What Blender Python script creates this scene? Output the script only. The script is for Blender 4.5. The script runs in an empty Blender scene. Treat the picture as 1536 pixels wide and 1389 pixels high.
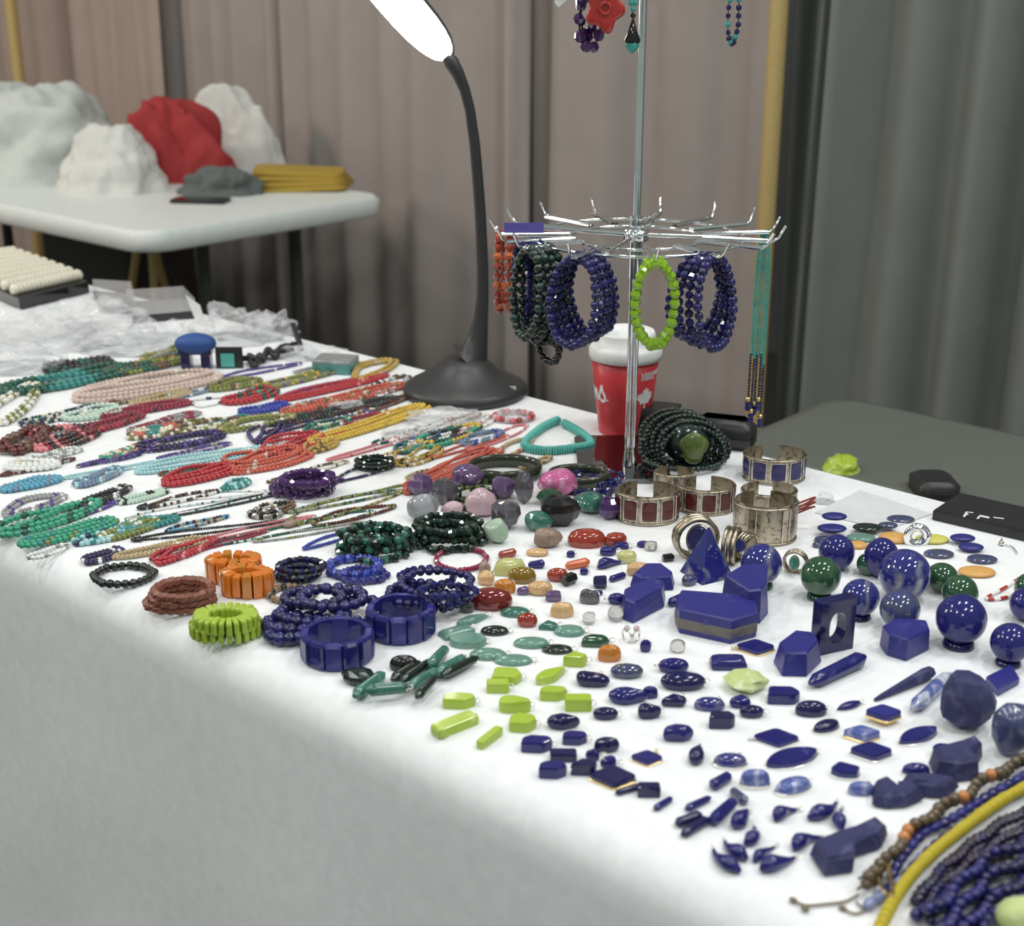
import bpy, math, random
from mathutils import Vector, Matrix, noise
R = math.radians
scene = bpy.context.scene
C = scene.collection

# ------------------------------------------------------------------ camera, world, lights, exposure
TOP = 0.74                                   # table top height
CAM = Vector((0, 0, TOP + 0.5552))
FPX, PITCH, ROLL, YAW = 2089.3, R(19.46), R(0.03), R(41.677)
fwd = Vector((-math.sin(YAW)*math.cos(PITCH), math.cos(YAW)*math.cos(PITCH), -math.sin(PITCH)))
rgt = Vector((math.cos(YAW), math.sin(YAW), 0)); upv = rgt.cross(fwd)
cd = bpy.data.cameras.new('camera'); cam = bpy.data.objects.new('camera', cd); C.objects.link(cam)
M3 = Matrix((rgt, upv, -fwd)).transposed()
cam.matrix_world = Matrix.Translation(CAM) @ M3.to_4x4()
cd.sensor_fit = 'HORIZONTAL'; cd.sensor_width = 36; cd.lens = FPX*36/1536
cd.clip_start = 0.05
cd.dof.use_dof = True; cd.dof.focus_distance = 1.42; cd.dof.aperture_fstop = 7.0
scene.camera = cam

w = bpy.data.worlds.new('hall'); scene.world = w; w.use_nodes = True
w.node_tree.nodes['Background'].inputs['Color'].default_value = (0.76, 0.90, 0.85, 1)
w.node_tree.nodes['Background'].inputs['Strength'].default_value = 0.33
def area(name, loc, target, size, energy, col, sy=None):
    l = bpy.data.lights.new(name, 'AREA'); l.energy = energy; l.color = col
    l.shape = 'RECTANGLE'; l.size = size; l.size_y = sy or size
    o = bpy.data.objects.new(name, l); C.objects.link(o); o.location = loc
    o.rotation_euler = (Vector(target) - Vector(loc)).to_track_quat('-Z', 'Y').to_euler(); return o
for i, (x, y, e) in enumerate([(0.5, 0.5, 14), (1.6, 1.3, 20), (-1.2, 1.3, 11), (-0.3, 2.0, 17), (-2.6, 0.4, 17), (0.9, 2.2, 15), (-0.9, -1.3, 20), (0.9, -1.5, 20), (-2.9, -1.3, 22)]):  # those behind the camera are added to light the cloth's front drop
    area('ceiling_and_fill_light', (x, y, 3.4), (x, y, 0), 0.12, e, (1.0, 0.99, 0.97), 0.6)
area('warm_hall_light', (-4.6, -0.6, 2.6), (-3.6, 2.7, 1.0), 0.8, 45, (1.0, 0.80, 0.68))
scene.view_settings.view_transform = 'Standard'; scene.view_settings.look = 'None'
scene.view_settings.gamma = 1; scene.view_settings.use_curve_mapping = False
scene.view_settings.exposure = 0.0

# ------------------------------------------------------------------ measuring helpers
def ray(u, v): return fwd + rgt*((u - 768)/FPX) - upv*((v - 694.5)/FPX)
def at(u, v, z=0.0):                         # point of the plane z above the table top that the photo shows there
    d = ray(u, v); t = (TOP + z - CAM.z)/d.z; return CAM + d*t
def wall(u, v, y):                           # point of the upright plane at depth y
    d = ray(u, v); return CAM + d*(y/d.y)
FH = Vector((-math.sin(YAW), math.cos(YAW), 0)); RH = rgt
def up(u, v, base):                          # point of the upright plane through base that faces the camera
    d = ray(u, v); t = (base - CAM).dot(FH)/d.dot(FH); return CAM + d*t
def mpp(p): return (p - CAM).dot(fwd)/FPX    # metres per photo pixel at a point
def dep(p): d = p - CAM; return math.asin(-d.z/d.length)

# ------------------------------------------------------------------ materials
MATS = {}
def mat(name, col, rough=0.4, metal=0.0, vein=None, vamt=0.5, scale=60, trans=0.0, coat=0.0, emit=0, ior=1.5, alpha=1, sss=0, bump=0):
    if name in MATS: return MATS[name]
    m = bpy.data.materials.new(name); m.use_nodes = True; nt = m.node_tree; b = nt.nodes['Principled BSDF']
    c4 = (*col, 1)
    b.inputs['Base Color'].default_value = c4; b.inputs['Roughness'].default_value = rough
    b.inputs['Metallic'].default_value = metal; b.inputs['IOR'].default_value = ior
    b.inputs['Transmission Weight'].default_value = trans; b.inputs['Coat Weight'].default_value = coat
    b.inputs['Coat Roughness'].default_value = 0.05; b.inputs['Alpha'].default_value = alpha
    if sss:
        b.inputs['Subsurface Weight'].default_value = sss; b.inputs['Subsurface Radius'].default_value = (.01, .01, .01)
        b.inputs['Subsurface Scale'].default_value = 0.5
    if emit:
        b.inputs['Emission Color'].default_value = c4; b.inputs['Emission Strength'].default_value = emit
    tc = nt.nodes.new('ShaderNodeTexCoord')
    nz = nt.nodes.new('ShaderNodeTexNoise'); nz.inputs['Scale'].default_value = scale; nz.inputs['Detail'].default_value = 5
    nz.inputs['Distortion'].default_value = 0.8
    nt.links.new(tc.outputs['Object'], nz.inputs['Vector'])
    v4 = (*(vein or [min(1, x*1.05) for x in col]), 1)
    cr = nt.nodes.new('ShaderNodeValToRGB'); e = cr.color_ramp.elements
    if vein: e[0].position = 0.62 - 0.2*vamt; e[1].position = 0.80 - 0.2*vamt
    else: e[0].position = 0.3; e[1].position = 0.75
    e[0].color = c4 if vein else (*[x*0.95 for x in col], 1); e[1].color = v4
    nt.links.new(nz.outputs['Fac'], cr.inputs['Fac']); nt.links.new(cr.outputs['Color'], b.inputs['Base Color'])
    if bump:
        bp = nt.nodes.new('ShaderNodeBump'); bp.inputs['Strength'].default_value = bump; bp.inputs['Distance'].default_value = .002
        nt.links.new(nz.outputs['Fac'], bp.inputs['Height']); nt.links.new(bp.outputs['Normal'], b.inputs['Normal'])
    MATS[name] = m; return m
def M(k): return MATS[k]
mat('lapis', (.017, .016, .135), .12, vein=(.08, .09, .28), vamt=.15, scale=90, coat=.15)
mat('lapis_dark', (.012, .011, .070), .12, vein=(.04, .04, .14), vamt=.15, scale=90, coat=.15)
mat('lapis_matte', (.026, .027, .098), .6, vein=(.08, .085, .17), vamt=.4, scale=70, bump=.5)
mat('lapis_satin', (.024, .024, .185), .36, vein=(.08, .09, .26), vamt=.1, scale=60, bump=.1)
mat('lapis_vein', (.020, .022, .17), .07, vein=(.34, .35, .34), vamt=.62, scale=34, coat=.8)
mat('blue_grey', (.05, .06, .15), .25, vein=(.14, .16, .28), vamt=.4, scale=50, coat=.3)
mat('lapis_grey', (.06, .07, .12), .08, vein=(.04, .04, .20), vamt=.9, scale=55, coat=.8)
mat('sodalite', (.08, .11, .34), .2, vein=(.55, .58, .66), vamt=.75, scale=60, coat=.4)
mat('lapis_bead', (.017, .015, .11), .12, vein=(.05, .05, .20), vamt=.3, scale=120, coat=.15)
mat('navy_bead', (.012, .012, .07), .15, coat=.15)
mat('matrix_rock', (.16, .145, .12), .7, vein=(.05, .05, .16), vamt=.5, scale=80)
mat('lime_stone', (.36, .49, .04), .3, vein=(.56, .66, .22), vamt=.35, scale=70, sss=.12, coat=.3)
mat('lime_glass', (.26, .46, .015), .12, coat=.5, sss=.1)
mat('pale_jade', (.50, .58, .24), .5, vein=(.7, .74, .5), vamt=.6, scale=70, sss=.2)
mat('malachite', (.035, .14, .105), .15, vein=(.10, .25, .20), vamt=.6, scale=110, coat=.4)
mat('green_stone', (.018, .07, .03), .1, vein=(.06, .14, .06), vamt=.4, scale=70, coat=.7)
mat('aventurine', (.13, .26, .21), .2, vein=(.2, .36, .29), vamt=.5, scale=80, coat=.3)
mat('black_green', (.008, .018, .013), .16, coat=.5)
mat('green_bead', (.010, .034, .022), .15, vein=(.05, .09, .06), vamt=.3, scale=160, coat=.5)
mat('black_stone', (.010, .010, .011), .2, coat=.3)
mat('amber', (.50, .17, .02), .15, vein=(.66, .34, .06), vamt=.5, scale=50, coat=.5, sss=.2)
mat('orange_resin', (.62, .15, .012), .22, vein=(.72, .30, .04), vamt=.6, scale=35, coat=.4, sss=.15)
mat('carnelian', (.30, .035, .016), .1, vein=(.42, .10, .04), vamt=.3, scale=50, coat=.7)
mat('garnet', (.17, .012, .010), .08, vein=(.25, .03, .015), vamt=.3, scale=50, coat=.8)
mat('orange_stone', (.58, .13, .04), .2, coat=.4)
mat('peach', (.60, .38, .18), .2, vein=(.72, .55, .35), vamt=.5, scale=50, coat=.5, sss=.2)
mat('peach_disc', (.66, .36, .11), .4)
mat('yellow_disc', (.66, .60, .14), .35)
mat('citrine', (.66, .66, .26), .12, trans=.25, coat=.5)
mat('olive_amber', (.20, .12, .012), .1, vein=(.35, .22, .03), vamt=.5, scale=60, coat=.6)
mat('quartz', (.86, .84, .80), .07, trans=.75)
mat('rose_quartz', (.74, .52, .58), .2, vein=(.85, .70, .74), vamt=.5, scale=45, trans=.25, coat=.4)
mat('pink_agate', (.62, .14, .34), .12, vein=(.75, .42, .56), vamt=.6, scale=40, coat=.5)
mat('amethyst', (.16, .09, .23), .08, vein=(.42, .34, .48), vamt=.5, scale=45, trans=.35, coat=.6)
mat('amethyst_bead', (.055, .016, .10), .12, vein=(.14, .06, .20), vamt=.4, scale=80, coat=.5)
mat('smoky', (.12, .11, .13), .07, vein=(.42, .41, .44), vamt=.55, scale=38, trans=.4, coat=.6)
mat('clear_grey', (.46, .48, .50), .1, vein=(.75, .76, .78), vamt=.5, scale=40, trans=.55)
mat('mint', (.36, .48, .36), .2, vein=(.5, .62, .5), vamt=.5, scale=50, coat=.4, sss=.2)
mat('brown_agate', (.28, .20, .15), .3, vein=(.05, .04, .04), vamt=.55, scale=55)
mat('brown_carved', (.20, .065, .040), .4, vein=(.33, .14, .09), vamt=.5, scale=90)
mat('silver', (.78, .76, .72), .25, 1.0)
mat('old_silver', (.50, .44, .34), .34, 1.0, vein=(.16, .13, .09), vamt=.6, scale=140)
mat('gold', (.78, .58, .25), .28, 1.0)
mat('brass_pole', (.62, .46, .19), .45, .25)
mat('chrome', (.86, .87, .88), .07, 1.0)
mat('black_plastic', (.018, .018, .019), .38)
mat('black_gloss', (.012, .012, .013), .12, coat=.3)
mat('lamp_black', (.030, .030, .031), .42)
mat('white_label', (.82, .82, .80), .5)
mat('white_plastic', (.80, .81, .80), .35)
mat('cup_red', (.60, .035, .045), .38)
mat('cloth_white', (.80, .81, .82), .8)
mat('table_plastic', (.72, .76, .74), .45)
mat('leg_paint', (.045, .050, .048), .45)
mat('clear_bag', (.86, .87, .88), .22, trans=.0, alpha=.30, coat=.6)
mat('clear_acrylic', (.90, .91, .92), .05, alpha=.28, coat=.8)
mat('drape_warm_lit', (.36, .315, .295), .85, scale=8)  # warm light falling on the left drapes, put into the colour
mat('drape_warmest_lit', (.39, .305, .265), .85, scale=8)  # stronger warm tint of the light, put into the colour
mat('drape_cool_lit', (.180, .195, .180), .85, scale=8)  # cooler, dimmer light on the right drapes, put into the colour
mat('floor_carpet', (.09, .085, .08), .9, scale=25)
mat('wall_paint', (.30, .29, .28), .8, scale=5)
mat('bin_grey', (.105, .115, .098), .6)
mat('suitcase_brown', (.035, .022, .018), .6)
mat('red_fabric', (.34, .028, .030), .8)
mat('white_fabric', (.66, .66, .63), .85)
mat('grey_white_fabric', (.56, .60, .57), .85)
mat('grey_fabric', (.11, .125, .12), .85)
mat('mustard_fabric', (.42, .28, .04), .75)
mat('lamp_light', (1.0, .93, .86), .4, emit=14)
mat('thread_red', (.33, .06, .05), .6)
mat('turquoise', (.05, .38, .34), .3, coat=.3)
mat('mirror_base', (.20, .20, .21), .04, 1.0)
def flat(c, rough=.3, coat=.3): return mat('bead_%02x%02x%02x' % tuple(int(x*255) for x in c), c, rough, coat=coat)

# ------------------------------------------------------------------ mesh helpers
class MB:
    def __init__(s): s.v = []; s.f = []; s.m = []; s.sm = []
    def add(s, vs, fs, mi=0, smooth=True):
        n = len(s.v); s.v += [tuple(x) for x in vs]
        for f in fs: s.f.append([i + n for i in f]); s.m.append(mi); s.sm.append(smooth)
    def box(s, c, sz, rot=0, mi=0, X=None, Y=None, Z=None):
        c = Vector(c); X = X or Vector((math.cos(rot), math.sin(rot), 0)); Y = Y or Vector((-math.sin(rot), math.cos(rot), 0)); Z = Z or Vector((0, 0, 1))
        vs = [c + X*(sz[0]/2*a) + Y*(sz[1]/2*b) + Z*(sz[2]/2*d) for a in (-1, 1) for b in (-1, 1) for d in (-1, 1)]
        s.add(vs, [(0, 1, 3, 2), (4, 6, 7, 5), (0, 4, 5, 1), (2, 3, 7, 6), (0, 2, 6, 4), (1, 5, 7, 3)], mi, False)
    def tube(s, pts, r, n=8, mi=0, closed=False, flat=1.0, caps=True):
        pts = [Vector(p) for p in pts]; N = len(pts); rs = r if isinstance(r, (list, tuple)) else [r]*N
        vs = []; T0 = None; A = None
        for i, p in enumerate(pts):
            T = (pts[(i+1) % N] - pts[i-1]) if closed else (pts[min(i+1, N-1)] - pts[max(i-1, 0)])
            T = T.normalized() if T.length > 1e-9 else Vector((0, 0, 1))
            if A is None:
                A = T.cross(Vector((0, 0, 1)));
                if A.length < .1: A = T.cross(Vector((1, 0, 0)))
            A = (A - T*A.dot(T)).normalized(); B = T.cross(A)
            vs += [p + (A*math.cos(2*math.pi*k/n) + B*math.sin(2*math.pi*k/n)*flat)*rs[i] for k in range(n)]
        fs = [(i*n+k, i*n+(k+1) % n, ((i+1) % N)*n+(k+1) % n, ((i+1) % N)*n+k) for i in range(N if closed else N-1) for k in range(n)]
        s.add(vs, fs, mi)
        if caps and not closed:
            s.add(vs[:n], [tuple(reversed(range(n)))], mi, False); s.add(vs[-n:], [tuple(range(n))], mi, False)
    def lathe(s, prof, n=32, c=(0, 0, 0), mi=0, sx=1, sy=1, a0=0, a1=2*math.pi):
        full = abs(a1-a0-2*math.pi) < 1e-6; k_ = n if full else n+1
        vs = [(c[0]+r*sx*math.cos(a0+(a1-a0)*k/n), c[1]+r*sy*math.sin(a0+(a1-a0)*k/n), c[2]+z) for r, z in prof for k in range(k_)]
        fs = []
        for i in range(len(prof)-1):
            for k in range(n):
                k2 = (k+1) % k_ if full else k+1
                fs.append((i*k_+k, i*k_+k2, (i+1)*k_+k2, (i+1)*k_+k))
        s.add(vs, fs, mi)
    def ball(s, c, r, n=8, m=5, mi=0, X=Vector((1, 0, 0)), Y=Vector((0, 1, 0)), Z=Vector((0, 0, 1)), sz=(1, 1, 1), smooth=True):
        c = Vector(c); vs = [c + Z*(r*sz[2])]
        for i in range(1, m):
            a = math.pi*i/m
            for k in range(n):
                b = 2*math.pi*k/n
                vs.append(c + X*(r*sz[0]*math.sin(a)*math.cos(b)) + Y*(r*sz[1]*math.sin(a)*math.sin(b)) + Z*(r*sz[2]*math.cos(a)))
        vs.append(c - Z*(r*sz[2])); L = len(vs)-1
        fs = [(0, 1+k, 1+(k+1) % n) for k in range(n)]
        for i in range(m-2):
            for k in range(n): fs.append((1+i*n+k, 1+(i+1)*n+k, 1+(i+1)*n+(k+1) % n, 1+i*n+(k+1) % n))
        fs += [(L, 1+(m-2)*n+(k+1) % n, 1+(m-2)*n+k) for k in range(n)]
        s.add(vs, fs, mi, smooth)
    def layers(s, rings, mi=0, smooth=True, cap=True):       # rings of equal length, bottom to top
        n = len(rings[0]); vs = [p for r_ in rings for p in r_]
        fs = [(i*n+k, i*n+(k+1) % n, (i+1)*n+(k+1) % n, (i+1)*n+k) for i in range(len(rings)-1) for k in range(n)]
        s.add(vs, fs, mi, smooth)
        if cap: s.add(rings[-1], [tuple(range(n))], mi, smooth); s.add(rings[0], [tuple(reversed(range(n)))], mi, False)
    def mesh(s, name, mats):
        me = bpy.data.meshes.new(name); me.from_pydata(s.v, [], s.f)
        for m in (mats if isinstance(mats, (list, tuple)) else [mats]): me.materials.append(MATS[m] if isinstance(m, str) else m)
        me.polygons.foreach_set('material_index', s.m); me.polygons.foreach_set('use_smooth', s.sm); me.update(); return me
    def build(s, name, mats, parent=None, loc=None, kind=None):
        return link(name, s.mesh(name, mats), parent, loc, kind)
def link(name, me, parent=None, loc=None, kind=None):
    o = bpy.data.objects.new(name, me); C.objects.link(o)
    if parent: o.parent = parent
    if loc is not None: o.location = loc
    if kind: o['kind'] = kind
    return o
def thing(name, label, cat, loc=(0, 0, 0), rz=0, group=None):
    o = bpy.data.objects.new(name, None); C.objects.link(o); o.empty_display_size = .02
    o.location = loc; o.rotation_euler = (0, 0, rz); return tag(o, label, cat, group)
def tag(o, label, cat, group=None):
    o['label'] = label; o['category'] = cat
    if group: o['group'] = group
    return o
def struct(o): o['kind'] = 'structure'; return o
def smoothpath(pts, n=6, closed=False):
    P = [Vector(p) for p in pts]; N = len(P); out = []
    for i in range(N if closed else N-1):
        a, b, c, d = (P[(i-1) % N], P[i], P[(i+1) % N], P[(i+2) % N]) if closed else (P[max(i-1, 0)], P[i], P[i+1], P[min(i+2, N-1)])
        for k in range(n):
            t = k/n; out.append(.5*((2*b) + (c-a)*t + (2*a-5*b+4*c-d)*t*t + (3*b-a-3*c+d)*t**3))
    if not closed: out.append(P[-1])
    return out

# ------------------------------------------------------------------ setting: floor, wall, drapes, poles
m = MB(); m.box((-1.5, 1.5, -.025), (14, 10, .05)); struct(m.build('floor', 'floor_carpet'))
m = MB(); m.box((-1.5, 4.3, 1.6), (14, .1, 3.2)); struct(m.build('wall_back', 'wall_paint'))
YC = 2.80
def drape(u0, u1, label, matn, folds, seed, dy=0, zb=.03):
    x0, x1 = wall(u0, 200, YC).x, wall(u1, 200, YC).x
    rnd = random.Random(seed); n = max(24, int((x1-x0)/.012)); vs = []; nz = 9
    fx = [(wall(u, 200, YC).x, wd, am) for u, wd, am in folds]
    ph = [rnd.uniform(0, 6.28) for _ in range(4)]
    zs = [zb + (2.45-zb)*j/nz for j in range(nz+1)]
    rows = []
    for z in zs:
        row = []
        for i in range(n+1):
            x = x0 + (x1-x0)*i/n
            y = .017*math.sin(x*19+ph[0]+.3*z) + .010*math.sin(x*43+ph[1]-.5*z) + .014*math.sin(x*8.3+ph[2]) + .006*math.sin(x*27+z*1.6+ph[3])
            for fxx, wd, am in fx: y += am*math.exp(-((x-fxx-.012*(z-1.2))/wd)**2)
            row.append(Vector((x, YC+dy+y, z)))
        rows.append(row)
    m = MB(); N = n+1
    vs = [p for r_ in rows for p in r_]; fs = [(j*N+i, j*N+i+1, (j+1)*N+i+1, (j+1)*N+i) for j in range(nz) for i in range(n)]
    m.add(vs, fs); o = m.build('drape', matn)
    md = o.modifiers.new('thickness', 'SOLIDIFY'); md.thickness = .004
    return tag(o, label, 'curtain', 'drapes hung behind the stalls')
drape(-260, 22, 'drape panel with warm light in its colour at the outer side of the yellow pole', 'drape_warmest_lit', [(-40, .04, -.05)], 1)
drape(26, 262, 'drape panel with pinkish warm light in its colour hanging behind the heap of white clothes', 'drape_warmest_lit', [(62, .035, .07), (104, .05, .07), (140, .05, -.04), (190, .02, -.03), (240, .022, .04)], 2, -.01)
drape(246, 440, 'drape panel with warm light in its colour hanging behind the red cloth', 'drape_warm_lit', [(256, .025, .05), (300, .04, .03), (360, .03, -.05), (400, .04, .02), (436, .03, .08)], 3, .02)
drape(436, 792, 'wide smooth drape panel with warm light in its colour hanging behind the desk lamp', 'drape_warm_lit', [(470, .05, -.03), (560, .16, -.03), (690, .06, .03), (748, .025, .05), (776, .02, -.03)], 4)
drape(788, 1150, 'drape panel with warm light in its colour hanging behind the chrome rack', 'drape_warm_lit', [(806, .02, .07), (860, .12, -.02), (990, .10, .01), (1060, .05, .05), (1108, .03, -.02)], 5, .03)
drape(1146, 1246, 'narrow deep folded drape panel with cool light in its colour beside the gold pole', 'drape_cool_lit', [(1160, .03, .10), (1196, .022, .06), (1218, .013, -.05), (1232, .012, .08)], 6, .05)
drape(1240, 1760, 'broad drape panel with cool light in its colour hanging behind the lapis spheres', 'drape_cool_lit', [(1262, .02, -.05), (1300, .04, .04), (1360, .05, -.03), (1420, .04, .04), (1480, .05, -.02), (1524, .04, .07), (1600, .05, -.04)], 7, .0)
def pole(u, v, label, r, yy):
    p = wall(u, v, yy); t = thing('drape_pole', label, 'pole', (p.x, yy, 0))
    m = MB(); m.lathe([(r, .02), (r, 1.35), (r*1.12, 1.36), (r*1.12, 1.42), (r*.93, 1.43), (r*.93, 2.5), (0, 2.5)], 16); m.build('shaft', 'brass_pole', t)
    m = MB(); m.box((0, 0, .01), (.4, .4, .018)); m.build('base_plate', 'leg_paint', t)
    m = MB(); m.tube([(0, 0, 2.44), (.0, .08, 2.44)], .012, 8); m.build('hook', 'leg_paint', t)
pole(1160, 150, 'brassy upright drape pole beside the chrome rack', .020, 2.66)
pole(22, 60, 'yellow upright drape pole standing behind the white clothes table', .021, 2.62)

# ------------------------------------------------------------------ stall table under the cloth
X0, X1, Y0, Y1 = -3.45, .30, .648, 1.408
for k, (a, b) in enumerate(((X0+.02, -1.6), (-1.58, X1-.02))):
    t = thing('folding_table', ['folding table hidden under the far end of the white cloth', 'folding table hidden under the near end of the white cloth'][k], 'table', ((a+b)/2, (Y0+Y1)/2, 0))
    L = b-a
    m = MB(); m.box((0, 0, TOP-.0275), (L, .735, .045)); m.build('tabletop', 'table_plastic', t)
    for sx in (-1, 1):
        for sy in (-1, 1):
            m = MB(); m.tube([(sx*(L/2-.2), sy*.3, 0), (sx*(L/2-.2), sy*.3, TOP-.05)], .014, 8); m.build('leg', 'leg_paint', t)
def cloth():
    rnd = random.Random(5); m = MB(); nx = 150
    prof = []                                  # (y, z) across the table: front drop, rounded edge, top, back edge, back drop
    for j in range(14): prof.append((Y0 - .012, .03 + (TOP-.045-.03)*j/13, 1-j/13))
    for j in range(1, 7): a = math.pi/2*j/6; prof.append((Y0-.012+.035*(1-math.cos(a)), TOP-.037+.037*math.sin(a), 0))
    for j in range(1, 13): prof.append((Y0+.023+(Y1-Y0-.04)*j/12, TOP, 0))
    for j in range(1, 5): a = math.pi/2*j/4; prof.append((Y1-.017+.018*math.sin(a), TOP-.018*(1-math.cos(a)), 0))
    for j in range(1, 6): prof.append((Y1+.001, TOP-.018-.09*j, -1))
    n = len(prof); vs = []
    for i in range(nx+1):
        x = X0 + (X1-X0)*i/nx
        for y, z, k in prof:
            dy = 0
            if k > 0:
                dy = -k*(.010 + .008*math.sin(x*7+.6) + .006*math.sin(x*17+z*5)) + .0035*noise.noise(Vector((x*6, 0, z*7)))*min(1, k*4)
            elif k < 0: dy = .008 + .006*math.sin(x*13)
            vs.append((x, y+dy, z))
    m.add(vs, [(i*n+j, (i+1)*n+j, (i+1)*n+j+1, i*n+j+1) for i in range(nx) for j in range(n-1)])
    o = m.build('tablecloth', 'cloth_white'); tag(o, 'white cloth draped over the long stall table down to the floor', 'tablecloth')
    md = o.modifiers.new('thickness', 'SOLIDIFY'); md.thickness = .0015; md.offset = -1
cloth()

# ------------------------------------------------------------------ second table with clothes
xr, ya, yb = -2.685, 1.775, 2.535
t = thing('folding_table', 'white plastic folding table behind, piled with clothes', 'table', (xr-.92, (ya+yb)/2, 0))
def roundrect(L, W, r, n=6):
    out = []
    for cx, cy, a0 in ((L/2-r, W/2-r, 0), (-L/2+r, W/2-r, 90), (-L/2+r, -W/2+r, 180), (L/2-r, -W/2+r, 270)):
        for k in range(n+1): a = R(a0+90*k/n); out.append((cx+r*math.cos(a), cy+r*math.sin(a)))
    return out
rr = roundrect(1.84, yb-ya, .07)
def sc(rr, k, z, d=0): return [Vector((x - math.copysign(d, x), y - math.copysign(d, y), z)) for x, y in rr]
m = MB(); m.layers([sc(rr, 1, TOP-.05, .006), sc(rr, 1, TOP-.044), sc(rr, 1, TOP-.008), sc(rr, 1, TOP, .008)]); m.build('tabletop', 'table_plastic', t)
l1, l2 = at(430, 322, -.05), at(312, 348, -.05); LY0, LY1 = sorted((l1.y-(ya+yb)/2, l2.y-(ya+yb)/2)); LX = (l1.x+l2.x)/2-(xr-.92)
for sx in (1, -1):
    xx = sx*LX
    for yy in (LY0, LY1):
        m = MB(); m.tube([(xx, yy, .0), (xx, yy, TOP-.05)], .017, 10); m.build('leg', 'leg_paint', t)
    m = MB(); m.tube([(xx, LY0, .22), (xx, LY1, .22)], .009, 8); m.build('stretcher', 'leg_paint', t)
    m = MB(); m.tube([(xx, 0, .22), (xx*.45, 0, TOP-.05)], .008, 8); m.build('brace', 'leg_paint', t)
    m = MB(); m.box((xx, 0, TOP-.056), (.05, .56, .014)); m.build('leg_bracket', 'leg_paint', t)

def heap(name, label, cat, u, v, W, D, H, matn, seed, fold=.35, freq=5, z0=0, group=None, base=None, sharp=.25, top=(0, 0)):
    p = base or at(u, v, z0); rnd = random.Random(seed); off = Vector((seed*3.1, seed*1.7, 0))
    n, mm = 72, 30; rings = []
    for i in range(mm+1):
        a = i/mm; rr_ = math.cos(a*math.pi/2)**.8*(1+.10*max(0, 1-a*5)); hz = math.sin(a*math.pi/2)**1.25
        ring = []
        for k in range(n):
            th = 2*math.pi*k/n; d = Vector((math.cos(th)*rr_, math.sin(th)*rr_, hz))
            q = d*freq*.5 + off
            f = noise.noise(q) + .55*(1-2.6*abs(noise.noise(q*.9+Vector((7, 1, 3))))) - .2 + .26*(1-2.4*abs(noise.noise(q*1.9)))
            s_ = 1 + fold*f*(.35+.65*min(1, a*4)) + sharp*.3*noise.noise(d*1.2+off)
            loc = d*s_
            ring.append(p + RH*(loc.x*W/2 + top[0]*hz) + FH*(loc.y*D/2) + Vector((0, 0, max(.0, loc.z)*H)))
        rings.append(ring)
    m = MB(); m.layers(rings); o = m.build(name, matn); o['label'] = label; o['category'] = cat
    return o
heap('white_cloth', 'pale grey white heap of clothes at the outer end of the clothes table', 'clothes', 55, 268, .62, .5, .24, 'grey_white_fabric', 3, .20, 4.5, base=at(30, 262))
heap('plastic_bag', 'crumpled white plastic bag in front of the pale heap of clothes', 'bag', 160, 285, .26, .22, .14, 'white_fabric', 9, .26, 3.4, base=at(172, 284))
heap('white_scarf', 'white crumpled scarf behind the red cloth', 'scarf', 340, 250, .27, .10, .215, 'white_fabric', 21, .22, 3.5, base=at(352, 257))
heap('red_cloth', 'bunched red cloth piled on the clothes table', 'cloth', 280, 262, .27, .13, .19, 'red_fabric', 14, .34, 3.4, base=at(282, 270), top=(-.03, 0))
heap('grey_scarf', 'dark grey rolled scarf in front of the mustard cloth', 'scarf', 345, 288, .20, .10, .062, 'grey_fabric', 33, .3, 4, base=at(332, 291))
b = at(450, 282); m = MB()
for k in range(4):
    rr2 = roundrect(.275-.01*k, .17-.008*k, .03, 4); z = .013*k
    ring = lambda d, zz: [b + RH*(x*(1-d)+.004*math.sin(y*30+k)) + FH*(y*(1-d)) + Vector((0, 0, zz+.004*math.sin(x*14+k))) for x, y in rr2]
    m.layers([ring(.02, z+.001), ring(0, z+.006), ring(.02, z+.013)])
tag(m.build('folded_cloth', 'mustard_fabric'), 'folded mustard yellow cloth at the corner of the clothes table', 'cloth')
b = at(301, 303); t = thing('phone', 'dark phone lying at the front of the clothes table', 'phone', b, YAW+R(-8))
m = MB(); m.layers([sc(roundrect(.145, .07, .012, 3), 1, 0), sc(roundrect(.145, .07, .012, 3), 1, .008)]); m.build('body', 'black_plastic', t)
m = MB(); m.box((0, 0, .0083), (.132, .062, .0006)); m.build('screen', 'black_gloss', t)
# things stored under the clothes table
b = Vector((-3.62, 2.30, 0)); t = thing('suitcase', 'dark suitcase standing under the clothes table', 'suitcase', b)
m = MB(); rr2 = roundrect(.5, .24, .05, 4); m.layers([sc(rr2, 1, .04, .02), sc(rr2, 1, .06), sc(rr2, 1, .56), sc(rr2, 1, .6, .03)]); m.build('body', 'suitcase_brown', t)
m = MB(); m.tube([(-.1, 0, .6), (-.1, 0, .64), (.1, 0, .64), (.1, 0, .6)], .01, 6); m.build('handle', 'black_plastic', t)
b = Vector((-3.16, 2.05, 0)); t = thing('wooden_easel', 'slim tan wooden easel leaning under the clothes table', 'easel', b)
for s_ in (-1, 1):
    m = MB(); m.tube([(s_*.14, -.05, 0), (s_*.02, .05, .68)], .011, 6); m.build('leg', 'brass_pole', t)
m = MB(); m.tube([(0, .2, 0), (0, .06, .64)], .010, 6); m.build('rear_leg', 'brass_pole', t)
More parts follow.
